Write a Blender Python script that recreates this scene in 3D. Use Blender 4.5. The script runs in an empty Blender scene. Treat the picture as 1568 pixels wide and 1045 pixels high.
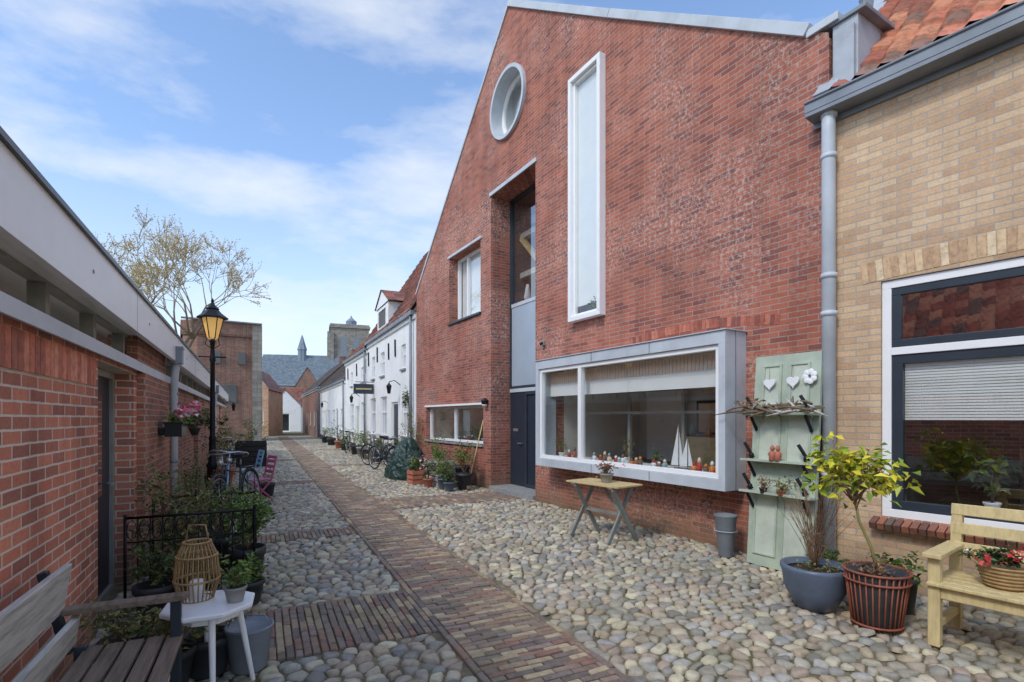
import bpy, math, random
import numpy as np
from mathutils import Vector, Matrix, Euler, noise
from mathutils.geometry import tessellate_polygon, delaunay_2d_cdt
R=random.Random(7)
sc=bpy.context.scene
def c(r,g,b,k=1.0):
    f=lambda v:(((v/255+0.055)/1.055)**2.4 if v/255>0.04045 else v/255/12.92)*k
    return (f(r),f(g),f(b),1)
# ---------------------------------------------------------------- materials
def newmat(n):
    m=bpy.data.materials.new(n); m.use_nodes=True
    nt=m.node_tree; b=nt.nodes['Principled BSDF']; return m,nt,b
def N(nt,t,**k):
    n=nt.nodes.new(t)
    for a,v in k.items(): setattr(n,a,v)
    return n
def mixc(nt,f,a,b,mode='MIX'):
    n=N(nt,'ShaderNodeMix',data_type='RGBA',blend_type=mode)
    for s,v in ((n.inputs[0],f),(n.inputs[6],a),(n.inputs[7],b)):
        if hasattr(v,'is_linked') or hasattr(v,'links'): nt.links.new(v,s)
        else: s.default_value=v
    return n.outputs[2]
def ramp(nt,src,stops,interp='LINEAR'):
    r=N(nt,'ShaderNodeValToRGB'); r.color_ramp.interpolation=interp
    e=r.color_ramp.elements
    while len(e)<len(stops): e.new(0.5)
    for i,(p,col) in enumerate(stops):
        e[i].position=p; e[i].color=col if len(col)==4 else (*col,1)
    nt.links.new(src,r.inputs[0]); return r.outputs[0]
def math_(nt,op,a,b=None):
    n=N(nt,'ShaderNodeMath',operation=op)
    for i,v in enumerate((a,b)):
        if v is None: continue
        if hasattr(v,'links'): nt.links.new(v,n.inputs[i])
        else: n.inputs[i].default_value=v
    return n.outputs[0]
def noise_(nt,vec,scale,detail=3,rough=.6):
    n=N(nt,'ShaderNodeTexNoise'); n.inputs['Scale'].default_value=scale
    n.inputs['Detail'].default_value=detail; n.inputs['Roughness'].default_value=rough
    if vec is not None: nt.links.new(vec,n.inputs['Vector'])
    return n.outputs['Fac']
def bump(nt,b,h,strength,dist,prev=None):
    n=N(nt,'ShaderNodeBump'); n.inputs['Strength'].default_value=strength; n.inputs['Distance'].default_value=dist
    nt.links.new(h,n.inputs['Height'])
    if prev: nt.links.new(prev,n.inputs['Normal'])
    nt.links.new(n.outputs[0],b.inputs['Normal']); return n.outputs[0]
def plain(n,col,rough=.6,var=.25,scale=6,bmp=.15,metal=0,dark=None,stretch=None,spec=.4):
    m,nt,b=newmat(n); tc=N(nt,'ShaderNodeTexCoord').outputs['Object']
    if stretch:
        mp=N(nt,'ShaderNodeMapping'); mp.inputs['Scale'].default_value=stretch; nt.links.new(tc,mp.inputs[0]); tc=mp.outputs[0]
    f=noise_(nt,tc,scale,4,.65)
    d=dark or tuple(x*(1-var) for x in col[:3])+(1,)
    l=tuple(min(1,x*(1+var*.6)) for x in col[:3])+(1,)
    nt.links.new(ramp(nt,f,[(.3,d),(.52,col),(.75,l)]),b.inputs['Base Color'])
    b.inputs['Roughness'].default_value=rough; b.inputs['Metallic'].default_value=metal
    b.inputs['Specular IOR Level'].default_value=spec
    if bmp>=.1: bump(nt,b,noise_(nt,tc,scale*8,2,.7),bmp,.01)
    return m
def island(n,cols,rough=.8,spec=.3,bmp=.4,bscale=60,moss=None,trans=0,nz=True):
    m,nt,b=newmat(n); g=N(nt,'ShaderNodeNewGeometry'); tc=N(nt,'ShaderNodeTexCoord').outputs['Object']
    k=len(cols); col=ramp(nt,g.outputs['Random Per Island'],[(i/k,cc) for i,cc in enumerate(cols)],'CONSTANT')
    if nz:
        f=noise_(nt,tc,bscale*.3,4,.7)
        col=mixc(nt,.65,col,ramp(nt,f,[(.25,(.4,.38,.35)),(.5,(1,1,1)),(.75,(1.4,1.37,1.32))]),'MULTIPLY')
    if moss:
        f2=noise_(nt,tc,1.3,3,.6); col=mixc(nt,ramp(nt,f2,[(.45,(0,0,0)),(.7,(moss[4],)*3)]),col,moss[:4])
    nt.links.new(col,b.inputs['Base Color']); b.inputs['Roughness'].default_value=rough
    b.inputs['Specular IOR Level'].default_value=spec
    if bmp: bump(nt,b,noise_(nt,tc,bscale,2,.7),bmp,.006)
    return m
def brick(n,c1,c2,c3,mortar,bw=.215,bh=.0625,ms=.006,bst=.7,low=None,efflo=None,streak=0,bias=.55):
    m,nt,b=newmat(n); tc=N(nt,'ShaderNodeTexCoord').outputs['Object']
    s=N(nt,'ShaderNodeSeparateXYZ'); nt.links.new(tc,s.inputs[0])
    wob=math_(nt,'MULTIPLY',math_(nt,'SUBTRACT',noise_(nt,tc,9,1,.5),.5),.008)
    u=math_(nt,'ADD',s.outputs[0],s.outputs[1]); v=math_(nt,'ADD',s.outputs[2],wob)
    cb=N(nt,'ShaderNodeCombineXYZ'); nt.links.new(u,cb.inputs[0]); nt.links.new(v,cb.inputs[1])
    def bt(off,ca,cbb,mo):
        t=N(nt,'ShaderNodeTexBrick'); t.offset=.5; t.squash=1
        t.inputs['Scale'].default_value=1; t.inputs['Brick Width'].default_value=bw; t.inputs['Row Height'].default_value=bh
        t.inputs['Mortar Size'].default_value=ms; t.inputs['Mortar Smooth'].default_value=.2
        t.inputs['Color1'].default_value=ca; t.inputs['Color2'].default_value=cbb; t.inputs['Mortar'].default_value=mo
        if off:
            mp=N(nt,'ShaderNodeMapping'); mp.inputs['Location'].default_value=(bw*off,bh*off*2,0)
            nt.links.new(cb.outputs[0],mp.inputs[0]); nt.links.new(mp.outputs[0],t.inputs['Vector'])
        else: nt.links.new(cb.outputs[0],t.inputs['Vector'])
        return t
    t1=bt(0,c1,c2,mortar); t2=bt(38,(0,0,0,1),(1,1,1,1),(0,0,0,1))
    sel=ramp(nt,t2.outputs['Color'],[(bias,(0,0,0)),(.95,(1,1,1))])
    brickcol=mixc(nt,sel,t1.outputs['Color'],c3)
    g=noise_(nt,tc,45,3,.75)
    brickcol=mixc(nt,.5,brickcol,ramp(nt,g,[(.25,(.5,.48,.45)),(.5,(1,1,1)),(.8,(1.35,1.3,1.25))]),'MULTIPLY')
    big=noise_(nt,tc,.9,4,.65)
    tone=ramp(nt,big,[(.3,(.72,.71,.72)),(.5,(1,1,1)),(.72,(1.2,1.17,1.14))])
    col=mixc(nt,t1.outputs['Fac'],brickcol,mortar)
    col=mixc(nt,.75,col,tone,'MULTIPLY')
    if streak:
        mp=N(nt,'ShaderNodeMapping'); mp.inputs['Scale'].default_value=(2.2,2.2,.16); nt.links.new(tc,mp.inputs[0])
        st=ramp(nt,noise_(nt,mp.outputs[0],1.6,4,.7),[(.40,(.62,.60,.60)),(.56,(1,1,1)),(.8,(1.12,1.1,1.08))])
        col=mixc(nt,streak,col,st,'MULTIPLY')
    if efflo:
        e1=ramp(nt,noise_(nt,tc,.6,3,.6),[(.44,(0,0,0)),(.6,(1,1,1))])
        e2=ramp(nt,noise_(nt,tc,20,4,.8),[(.49,(0,0,0)),(.66,(1,1,1))])
        e=mixc(nt,1.0,e1,e2,'MULTIPLY'); e=mixc(nt,1.0,e,(efflo,)*3+(1,),'MULTIPLY')
        col=mixc(nt,e,col,c(222,206,194))
    if low:
        z=ramp(nt,math_(nt,'ADD',s.outputs[2],math_(nt,'MULTIPLY',math_(nt,'SUBTRACT',noise_(nt,tc,3,3,.6),.5),.5)),[(.0,(1,1,1)),(.45,(0,0,0))])
        col=mixc(nt,mixc(nt,1.0,z,(.6,.6,.6,1),'MULTIPLY'),col,low)
    nt.links.new(col,b.inputs['Base Color']); b.inputs['Roughness'].default_value=.85; b.inputs['Specular IOR Level'].default_value=.25
    bump(nt,b,math_(nt,'SUBTRACT',1.0,t1.outputs['Fac']),bst,.006)
    return m
def tilemat(n,cols,tw=.21,tl=.3):
    m,nt,b=newmat(n); tc=N(nt,'ShaderNodeTexCoord').outputs['Object']
    sn=N(nt,'ShaderNodeVectorMath',operation='SNAP'); sn.inputs[1].default_value=(tw,tl,10); nt.links.new(tc,sn.inputs[0])
    w=N(nt,'ShaderNodeTexWhiteNoise'); nt.links.new(sn.outputs[0],w.inputs['Vector'])
    k=len(cols); col=ramp(nt,w.outputs['Value'],[(i/k,cc) for i,cc in enumerate(cols)],'CONSTANT')
    f=noise_(nt,tc,9,4,.7)
    col=mixc(nt,.8,col,ramp(nt,f,[(.3,(.35,.36,.33)),(.5,(1,1,1)),(.8,(1.3,1.2,1.1))]),'MULTIPLY')
    nt.links.new(col,b.inputs['Base Color']); b.inputs['Roughness'].default_value=.75
    return m
def glassmat(n,tint=(.92,.95,.95,1),refl=.03,boost=1.0,rough=0.0):
    m=bpy.data.materials.new(n); m.use_nodes=True; nt=m.node_tree; nt.nodes.clear()
    o=N(nt,'ShaderNodeOutputMaterial'); tr=N(nt,'ShaderNodeBsdfTransparent'); tr.inputs[0].default_value=tint
    g=N(nt,'ShaderNodeBsdfGlossy'); g.inputs['Roughness'].default_value=rough; g.inputs[0].default_value=(.95,.97,1,1)
    tc=N(nt,'ShaderNodeTexCoord').outputs['Object']
    bp=N(nt,'ShaderNodeBump'); bp.inputs['Strength'].default_value=.05; bp.inputs['Distance'].default_value=.02
    nt.links.new(noise_(nt,tc,1.5,1,.4),bp.inputs['Height']); nt.links.new(bp.outputs[0],g.inputs['Normal'])
    ge=N(nt,'ShaderNodeNewGeometry'); dt=N(nt,'ShaderNodeVectorMath',operation='DOT_PRODUCT'); nt.links.new(ge.outputs['Normal'],dt.inputs[0]); nt.links.new(ge.outputs['Incoming'],dt.inputs[1])
    q=math_(nt,'SUBTRACT',1.0,math_(nt,'ABSOLUTE',dt.outputs['Value'])); p=math_(nt,'POWER',q,4.0)
    a=math_(nt,'ADD',math_(nt,'MULTIPLY',p,boost),refl+.06); a=math_(nt,'MINIMUM',a,1.0)
    mx=N(nt,'ShaderNodeMixShader'); nt.links.new(a,mx.inputs[0]); nt.links.new(tr.outputs[0],mx.inputs[1]); nt.links.new(g.outputs[0],mx.inputs[2])
    nt.links.new(mx.outputs[0],o.inputs[0]); return m

M_={}
M_['brickM']=brick('brick_red_modern',c(188,116,94),c(170,100,80),c(142,88,78),c(170,150,138),efflo=.75,low=c(110,104,80),ms=.0058,bst=.7,streak=.45)
M_['brickL']=brick('brick_orange_left',c(226,150,122),c(208,132,106),c(172,116,100),c(228,214,196),bw=.225,bh=.07,ms=.007,low=c(124,112,88),streak=.4,bias=.4)
M_['brickL2']=brick('brick_brown_left',c(186,128,102),c(162,108,88),c(138,100,88),c(180,164,148),low=c(100,94,72),streak=.4,bias=.4)
M_['brickY']=brick('brick_yellow',c(226,196,160),c(216,182,144),c(202,166,132),c(184,174,160),bw=.225,bh=.063,ms=.006,bst=.6,low=c(150,130,98),streak=.25,bias=.45)
M_['brickOld']=brick('brick_old_tower',c(170,118,98),c(146,100,86),c(122,100,90),c(158,146,132),bw=.25,bh=.08,ms=.01,streak=.6)
M_['brickOr']=brick('brick_orange_far',c(228,184,148),c(216,166,130),c(198,152,122),c(204,186,166))
M_['stone']=brick('church_stone',c(172,164,152),c(156,150,140),c(140,136,128),c(140,134,124),bw=.6,bh=.3,ms=.02,bst=.3,streak=.5)
M_['zinc']=plain('zinc',c(198,205,210),.45,.16,2.2,.05)
M_['zincd']=plain('zinc_dark',c(136,143,150),.5,.25,2.5,.1,metal=.1)
M_['lead']=plain('lead',c(176,182,187),.6,.25,3,.15,metal=.1)
M_['white']=plain('white_paint',c(246,246,244),.35,.05,3,.02)
M_['whitew']=plain('whitewash',c(240,240,236),.85,.1,1.2,.5)
M_['black']=plain('black_paint',c(32,34,37),.4,.3,5,.05)
M_['iron']=plain('black_iron',c(28,29,32),.45,.3,8,.05,metal=.3)
M_['frameD']=plain('dark_frame',c(54,62,70),.35,.15,4,.03)
M_['doorD']=plain('door_dark_blue',c(44,54,66),.35,.15,4,.03)
M_['greyp']=plain('grey_wood_paint',c(158,156,148),.5,.2,5,.1)
M_['greypanel']=plain('frosted_panel',c(170,184,196),.25,.08,1.5,.02)
M_['tile']=tilemat('roof_tiles_orange',[c(204,128,100),c(180,106,84),c(214,146,112),c(160,100,82),c(146,110,94)])
M_['tileR']=tilemat('roof_tiles_weathered',[c(160,100,82),c(142,88,74),c(126,84,74),c(168,108,86),c(108,78,70)])
M_['tileD']=tilemat('roof_tiles_dark',[c(88,86,88),c(78,76,78),c(100,94,92),c(110,90,80)])
M_['slate']=tilemat('slate_roof',[c(134,148,160),c(122,136,148),c(144,156,166)],.4,.3)
M_['glass']=glassmat('window_glass',refl=.07,boost=.9)
M_['glassR']=glassmat('window_glass_reflective',(.85,.9,.9,1),.2,1.3)
M_['glassS']=glassmat('sky_glass',(.92,.95,.96,1),.12,1.0)
M_['room']=plain('room_wall',c(222,220,210),.9,.1,.8,0)
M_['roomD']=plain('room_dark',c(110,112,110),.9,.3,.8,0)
M_['blind']=plain('blind_white',c(246,245,240),.8,.04,3,0)
M_['creamRefl']=plain('cream_and_reflection',c(246,214,182),.8,.06,3,0)  # cream for furnishings, also the painted roof reflection in the bay
M_['teal']=plain('teal_paint',c(150,182,176),.6,.1,3,0)
M_['wood']=plain('weathered_wood',c(132,116,100),.75,.45,3,.4,stretch=(14,1.2,14))
M_['woodg']=plain('grey_wood',c(200,198,190),.8,.4,3,.4,stretch=(14,1.2,14))
M_['woody']=plain('pine_treated',c(214,194,142),.6,.25,3,.25,stretch=(9,9,1.6))
M_['woodt']=plain('table_wood',c(206,182,130),.65,.35,4,.25,stretch=(2,16,2))
M_['woodtg']=plain('table_leg_grey',c(138,142,136),.65,.3,4,.25)
M_['dgreen']=plain('green_door_paint',c(180,192,172),.6,.2,4,.2)
M_['dgreenl']=plain('green_door_panel',c(198,206,188),.6,.18,5,.2)
M_['terra']=plain('terracotta',c(186,116,92),.8,.25,6,.2)
M_['bluepot']=plain('blue_glazed_pot',c(98,110,128),.35,.2,6,.05)
M_['cane']=plain('red_cane',c(156,92,70),.6,.3,12,.1)
M_['wicker']=plain('wicker',c(172,142,98),.7,.35,20,.1)
M_['dkpot']=plain('dark_pot',c(62,64,68),.5,.3,6,.05)
M_['greypot']=plain('grey_pot',c(156,154,148),.7,.25,6,.1)
M_['soil']=plain('soil',c(68,54,42),.95,.4,20,.6)
M_['bark']=plain('bark',c(126,108,88),.9,.35,14,.2)
M_['twig']=plain('twig',c(142,114,90),.9,.3,14,0)
M_['twigT']=plain('tree_twigs',c(206,188,148),.9,.2,4,0)
M_['tarp']=plain('green_tarp',c(44,66,60),.35,.4,5,.3)
M_['pink']=plain('pink_plastic',c(188,92,128),.5,.15,5,.05)
M_['blue']=plain('blue_plastic',c(140,178,206),.5,.15,5,.05)
M_['red']=plain('red_toy',c(200,70,50),.5,.2,8,.05)
M_['orangeT']=plain('orange_toy',c(228,140,60),.5,.2,8,.05)
M_['chrome']=plain('steel',c(190,194,198),.3,.1,6,.03,metal=.7)
M_['rubber']=plain('rubber',c(40,40,42),.8,.2,20,.05)
M_['stoneS']=plain('bluestone',c(150,152,150),.8,.2,8,.3)
def leafm(n,cols): return island(n,cols,.5,.4,0,30,nz=False)
M_['lgreen']=leafm('leaves_green',[c(92,120,54),c(112,138,64),c(74,100,48),c(132,152,74),c(102,122,62)])
M_['ldark']=leafm('leaves_dark',[c(62,84,46),c(78,100,52),c(50,68,42),c(96,112,62)])
M_['lolive']=leafm('leaves_olive',[c(128,130,80),c(112,116,68),c(148,142,88),c(92,104,60)])
M_['llemon']=leafm('leaves_lemon',[c(206,200,58),c(156,172,54),c(222,208,66),c(122,148,54),c(174,182,62)])
M_['ldry']=leafm('leaves_dry',[c(158,120,86),c(132,98,72),c(178,142,106),c(112,86,66)])
M_['fpink']=leafm('flowers_pink',[c(232,130,156),c(242,200,200),c(244,236,232),c(220,96,116)])
M_['fred']=leafm('flowers_red',[c(204,56,58),c(220,90,90),c(178,44,52)])
M_['bud']=leafm('tree_buds',[c(216,200,154),c(200,182,130),c(228,214,172)])
M_['lampg']=plain('lamp_glass',c(226,176,96),.25,.12,8,.02)
b=M_['lampg'].node_tree.nodes['Principled BSDF']; b.inputs['Emission Color'].default_value=(1,.62,.22,1); b.inputs['Emission Strength'].default_value=.35
# ---------------------------------------------------------------- mesh builder
class MB:
    def __init__(s): s.v=[];s.f=[];s.m=[];s.s=[];s.mats=[]
    def mi(s,k):
        m=M_[k] if isinstance(k,str) else k
        if m not in s.mats: s.mats.append(m)
        return s.mats.index(m)
    def add(s,vs,fs,mat,smooth=False,M=None):
        o=len(s.v); i=s.mi(mat)
        s.v.extend([tuple(M@Vector(p)) for p in vs] if M else [tuple(p) for p in vs])
        for f in fs: s.f.append(tuple(o+k for k in f)); s.m.append(i); s.s.append(smooth)
    def box(s,x0,x1,y0,y1,z0,z1,mat,M=None):
        if x0>x1:x0,x1=x1,x0
        if y0>y1:y0,y1=y1,y0
        vs=[(x,y,z) for z in (z0,z1) for y in (y0,y1) for x in (x0,x1)]
        s.add(vs,[(0,2,3,1),(4,5,7,6),(0,1,5,4),(2,6,7,3),(0,4,6,2),(1,3,7,5)],mat,False,M)
    def ob(s,cx,cy,cz,sx,sy,sz,mat,rot=(0,0,0),M=None):
        T=Matrix.Translation((cx,cy,cz))@Euler(rot).to_matrix().to_4x4()
        if M: T=M@T
        s.box(-sx/2,sx/2,-sy/2,sy/2,-sz/2,sz/2,mat,T)
    def beam(s,p,q,w,h,mat):
        p=Vector(p);q=Vector(q);d=q-p;L=d.length
        T=Matrix.Translation(p)@d.to_track_quat('Y','Z').to_matrix().to_4x4()
        s.box(-w/2,w/2,0,L,-h/2,h/2,mat,T)
    def tube(s,pts,r,mat,n=8,closed=False):
        pts=[Vector(p) for p in pts]; k=len(pts); rs=r if isinstance(r,(list,tuple)) else [r]*k
        vs=[];up=None
        for i,p in enumerate(pts):
            if closed: d=pts[(i+1)%k]-pts[i-1]
            else: d=pts[min(i+1,k-1)]-pts[max(i-1,0)]
            d=d.normalized() if d.length>1e-9 else Vector((0,0,1))
            if up is None: up=d.orthogonal().normalized()
            up=(up-d*up.dot(d)); up=up.normalized() if up.length>1e-6 else d.orthogonal().normalized()
            w=d.cross(up)
            for j in range(n):
                a=2*math.pi*j/n; vs.append(p+(up*math.cos(a)+w*math.sin(a))*rs[i])
        fs=[]
        for i in range(k if closed else k-1):
            i2=(i+1)%k
            for j in range(n): fs.append((i*n+j,i*n+(j+1)%n,i2*n+(j+1)%n,i2*n+j))
        if not closed: fs.append(tuple(range(n-1,-1,-1))); fs.append(tuple((k-1)*n+j for j in range(n)))
        s.add(vs,fs,mat,True)
    def lathe(s,prof,mat,cx=0,cy=0,cz=0,n=24,smooth=True,M=None):
        vs=[];fs=[];k=len(prof)
        for r,z in prof:
            for j in range(n):
                a=2*math.pi*j/n; vs.append((cx+r*math.cos(a),cy+r*math.sin(a),cz+z))
        for i in range(k-1):
            for j in range(n): fs.append((i*n+j,i*n+(j+1)%n,(i+1)*n+(j+1)%n,(i+1)*n+j))
        fs.append(tuple(range(n-1,-1,-1))); fs.append(tuple((k-1)*n+j for j in range(n)))
        s.add(vs,fs,mat,smooth,M)
    def leaves(s,cx,cy,cz,rx,ry,rz,n,size,mat,shell=.35,clumps=6,asp=.5,sg=.45):
        cl=[(R.gauss(0,sg),R.gauss(0,sg),R.gauss(0,sg),R.uniform(.35,.6)) for _ in range(clumps)]
        for _ in range(n):
            q=R.choice(cl); d=Vector((R.gauss(0,1),R.gauss(0,1),R.gauss(0,1))).normalized()*q[3]*R.uniform(shell,1)
            p=Vector((cx+(q[0]+d.x)*rx,cy+(q[1]+d.y)*ry,cz+(q[2]+d.z)*rz))
            s.leaf(p,size*R.uniform(.6,1.3),mat,asp)
    def leaf(s,p,L,mat,asp=.5):
        T=Matrix.Translation(p)@Euler((R.uniform(-1,1),R.uniform(-1,1),R.uniform(0,6.28))).to_matrix().to_4x4()
        w=L*asp*.5
        s.add([(0,0,0),(w,L*.45,w*.5),(0,L,-L*.1),(-w,L*.45,w*.5)],[(0,1,2),(0,2,3)],mat,False,T)
    def stems(s,cx,cy,cz,n,h,spread,mat,r=.004,tipleaf=None,ls=.03,per=6):
        for _ in range(n):
            a=R.uniform(0,6.28); sp=R.uniform(.2,1)*spread; hh=h*R.uniform(.6,1)
            pts=[(cx,cy,cz)]; 
            for k in range(1,5):
                t=k/4; pts.append((cx+math.cos(a)*sp*t**1.4+R.uniform(-.02,.02),cy+math.sin(a)*sp*t**1.4+R.uniform(-.02,.02),cz+hh*t))
            s.tube(pts,[r,r*.9,r*.7,r*.5,r*.3],mat,4)
            if tipleaf:
                for _ in range(per):
                    t=R.randint(2,4); p=Vector(pts[t])+Vector((R.gauss(0,.02),R.gauss(0,.02),R.gauss(0,.03))); s.leaf(p,ls*R.uniform(.6,1.3),tipleaf)
    def build(s,name,parent=None,M=None,bev=0):
        me=bpy.data.meshes.new(name); me.from_pydata(s.v,[],s.f)
        for m in s.mats: me.materials.append(m)
        me.polygons.foreach_set('material_index',s.m); me.polygons.foreach_set('use_smooth',s.s)
        me.update(); o=bpy.data.objects.new(name,me); sc.collection.objects.link(o)
        if parent: o.parent=parent
        if M: o.matrix_local=M
        if bev:
            bm=o.modifiers.new('bev','BEVEL'); bm.width=bev; bm.segments=2; bm.limit_method='ANGLE'; bm.angle_limit=.6
        return o
def empty(name,M):
    o=bpy.data.objects.new(name,None); sc.collection.objects.link(o); o.matrix_world=M; o.empty_display_size=.2; return o
def frameM(ox,oy,ex,ey):
    return Matrix(((ex[0],ey[0],0,ox),(ex[1],ey[1],0,oy),(0,0,1,0),(0,0,0,1)))
def nrm(x,y): l=math.hypot(x,y); return (x/l,y/l)
S=frameM(0,0,(.8998,.4364),(-.4364,.8998))          # street frame: x across, y along
def SP(bx,a,z=0,rz=0): return S@Matrix.Translation((bx,a,z))@Matrix.Rotation(rz,4,'Z')
def WP(x,y,z=0,rz=0): return Matrix.Translation((x,y,z))@Matrix.Rotation(rz,4,'Z')
dm=nrm(-.513,.858); MAIN=frameM(3.25,5.29,dm,(-dm[1],dm[0]))
dy=nrm(-.594,.804); YEL=frameM(3.26,5.27,dy,(-dy[1],dy[0]))
dl=nrm(-.4537,.8913); LEFT=frameM(-.896,-.456,(-dl[0],-dl[1]),(dl[1],-dl[0]))
dw=nrm(-.441,.898); WHT=frameM(-2.90,15.56,dw,(-dw[1],dw[0]))
def MP(F,x,y,z=0,rz=0): return F@Matrix.Translation((x,y,z))@Matrix.Rotation(rz,4,'Z')
def rect(x0,x1,z0,z1): return [(x0,z0),(x1,z0),(x1,z1),(x0,z1)]
def wall(mb,outline,holes,depth,mat,rmat=None):
    polys=[outline]+holes; flat=[p for q in polys for p in q]
    tris=tessellate_polygon([[Vector((x,z,0)) for x,z in q] for q in polys])
    fs=[]
    for t in tris:
        a,b_,d=[flat[i] for i in t]
        ar=(b_[0]-a[0])*(d[1]-a[1])-(b_[1]-a[1])*(d[0]-a[0])
        if abs(ar)<1e-9: continue
        fs.append(tuple(t) if ar<0 else (t[0],t[2],t[1]))
    mb.add([(x,0,z) for x,z in flat],fs,mat)
    for i,h in enumerate(holes):
        dd=depth[i] if isinstance(depth,list) else depth
        k=len(h); vs=[(x,0,z) for x,z in h]+[(x,-dd,z) for x,z in h]
        mb.add(vs,[(j,(j+1)%k,k+(j+1)%k,k+j) for j in range(k)],rmat or mat)
def fr(mb,x0,x1,z0,z1,y0,y1,w,mat):
    mb.box(x0,x1,y0,y1,z0,z0+w,mat); mb.box(x0,x1,y0,y1,z1-w,z1,mat)
    mb.box(x0,x0+w,y0,y1,z0+w,z1-w,mat); mb.box(x1-w,x1,y0,y1,z0+w,z1-w,mat)
def room(mb,x0,x1,z0,z1,y0,dep,mat,fl=None):
    y1=y0-dep
    mb.add([(x0,y1,z0),(x1,y1,z0),(x1,y1,z1),(x0,y1,z1),(x0,y0,z0),(x1,y0,z0),(x1,y0,z1),(x0,y0,z1)],
      [(0,1,2,3),(0,3,7,4),(1,5,6,2),(3,2,6,7)],mat)
    mb.add([(x0,y1,z0),(x1,y1,z0),(x1,y0,z0),(x0,y0,z0)],[(0,1,2,3)],fl or mat)
def pane(mb,x0,x1,z0,z1,y,mat): mb.add([(x0,y,z0),(x1,y,z0),(x1,y,z1),(x0,y,z1)],[(0,3,2,1)],mat)
def roof(name,parent,x0,x1,ye,ze,run,rise,mat,tw=.21,tl=.3,res=6):
    L=math.hypot(run,rise); cs,sn=run/L,rise/L; W=x1-x0
    nx=max(2,int(W/tw*res)); rows=int(L/tl)+1; vs=[];fs=[]
    prof=lambda x:.028*(math.sin(2*math.pi*x/tw)+.35*math.sin(4*math.pi*x/tw+.6))
    ph=[prof(W*i/nx) for i in range(nx+1)]
    lines=[]
    for j in range(rows):
        lines+= [(j*tl,.035),(min((j+1)*tl,L),0)]
    for y,h in lines:
        for i in range(nx+1): vs.append((W*i/nx,y,ph[i]+h+.03))
    for l in range(len(lines)-1):
        for i in range(nx):
            a=l*(nx+1)+i; fs.append((a,a+1,a+nx+2,a+nx+1))
    mb=MB(); mb.add(vs,fs,mat,True)
    mb.box(0,W,0,L,-.12,-.02,'wood')
    T=Matrix(((-1,0,0,x1),(0,-cs,sn,ye),(0,sn,cs,ze),(0,0,0,1)))
    o=mb.build(name,parent,T)
    return o
# ================================================================= red brick house (gabled)
H=empty('red_brick_gable_house',MAIN)
circ=[(6.48+.66*math.cos(a*math.pi/24),8.22+.68*math.sin(a*math.pi/24)) for a in range(48)]
outline=[(0,-.1),(11.93,-.1),(11.93,5.30),(6.44,10.28),(.22,5.70),(0,5.55)]
holes=[rect(1.0,4.8,.80,2.56),rect(3.5,4.17,3.32,7.32),circ,rect(5.45,7.24,-.02,6.53),rect(7.75,9.52,4.05,5.74),rect(7.62,11.15,.98,1.9)]
mb=MB(); wall(mb,outline,holes,[.2,.25,.3,.5,.32,.22],'brickM'); mb.build('front_wall',H)
mb=MB(); mb.box(0,.25,-9,-.004,-.1,5.5,'brickM'); mb.box(11.68,11.925,-9,-.004,-.1,5.25,'brickM'); mb.build('side_walls',H)
def roofslab(name,x0,z0,x1,z1,mat,y0=-.01,y1=-9,th=.2,par=H):
    mb=MB(); mb.add([(x0,y0,z0),(x1,y0,z1),(x1,y1,z1),(x0,y1,z0),(x0,y0,z0-th),(x1,y0,z1-th),(x1,y1,z1-th),(x0,y1,z0-th)],
     [(0,1,2,3),(4,7,6,5),(0,4,5,1),(2,6,7,3),(0,3,7,4),(1,5,6,2)],mat); return mb.build(name,par)
roofslab('roof_near',.1,5.6,6.44,10.26,'tileD'); roofslab('roof_far',11.95,5.28,6.44,10.26,'tileD')
mb=MB()   # copings
def cope(x0,z0,x1,z1,w=.09,out=.05,inn=-.32):
    d=Vector((x1-x0,0,z1-z0)).normalized(); n=Vector((-d.z,0,d.x)); n=n if n.z>0 else -n
    p0=Vector((x0,0,z0));p1=Vector((x1,0,z1)); o=Vector((0,out,0)); i=Vector((0,inn,0))
    vs=[p0+o-n*w*.55,p1+o-n*w*.55,p1+o+n*w*.45,p0+o+n*w*.45,p0+i-n*w*.55,p1+i-n*w*.55,p1+i+n*w*.45,p0+i+n*w*.45]
    mb.add(vs,[(0,1,2,3),(4,7,6,5),(0,4,5,1),(3,2,6,7),(0,3,7,4),(1,5,6,2)],'zinc')
cope(.2,5.70,3.3,7.965,.12); cope(3.31,7.97,6.44,10.30,.12); cope(6.45,10.30,11.95,5.32,.06,.03)
for k in range(1,5): cope(.2+k*1.25-.008,5.7+(k*1.25-.008)*.733,.2+k*1.25+.008,5.7+(k*1.25+.008)*.733,.126,.053)
mb.build('coping',H,bev=.004)
mb=MB(); mb.box(-.10,.22,-.6,.03,5.62,5.70,'zinc'); mb.box(-.26,-.02,-.55,-.03,4.75,5.60,'lead'); mb.box(-.34,.0,-.6,.0,5.60,5.64,'zincd')
mb.box(-.24,-.05,-.02,.012,4.9,5.5,'lead'); mb.box(-.2,-.05,.0,.02,4.75,4.92,'lead'); mb.lathe([(.02,5.64),(.06,5.68),(.07,5.80),(.08,5.82)],'zincd',cx=-.26,cy=-.2,n=4,smooth=False)
mb.build('lead_flashing',H,bev=.004)
redb=island('relieving_bricks_red',[c(188,114,92),c(170,100,82),c(144,90,78),c(196,126,102)],.85,.25,.4,60)
mb=MB()
for i in range(38):
    x=.55+i*.062; t=(x-.55)/2.3; mb.ob(x,-.046,2.70+.10*math.sin(min(1,t)*math.pi*.9),.053,.1,.115,redb,(0,-.1*math.cos(t*math.pi),0))
mb.build('relieving_course',H,bev=.002)
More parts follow.
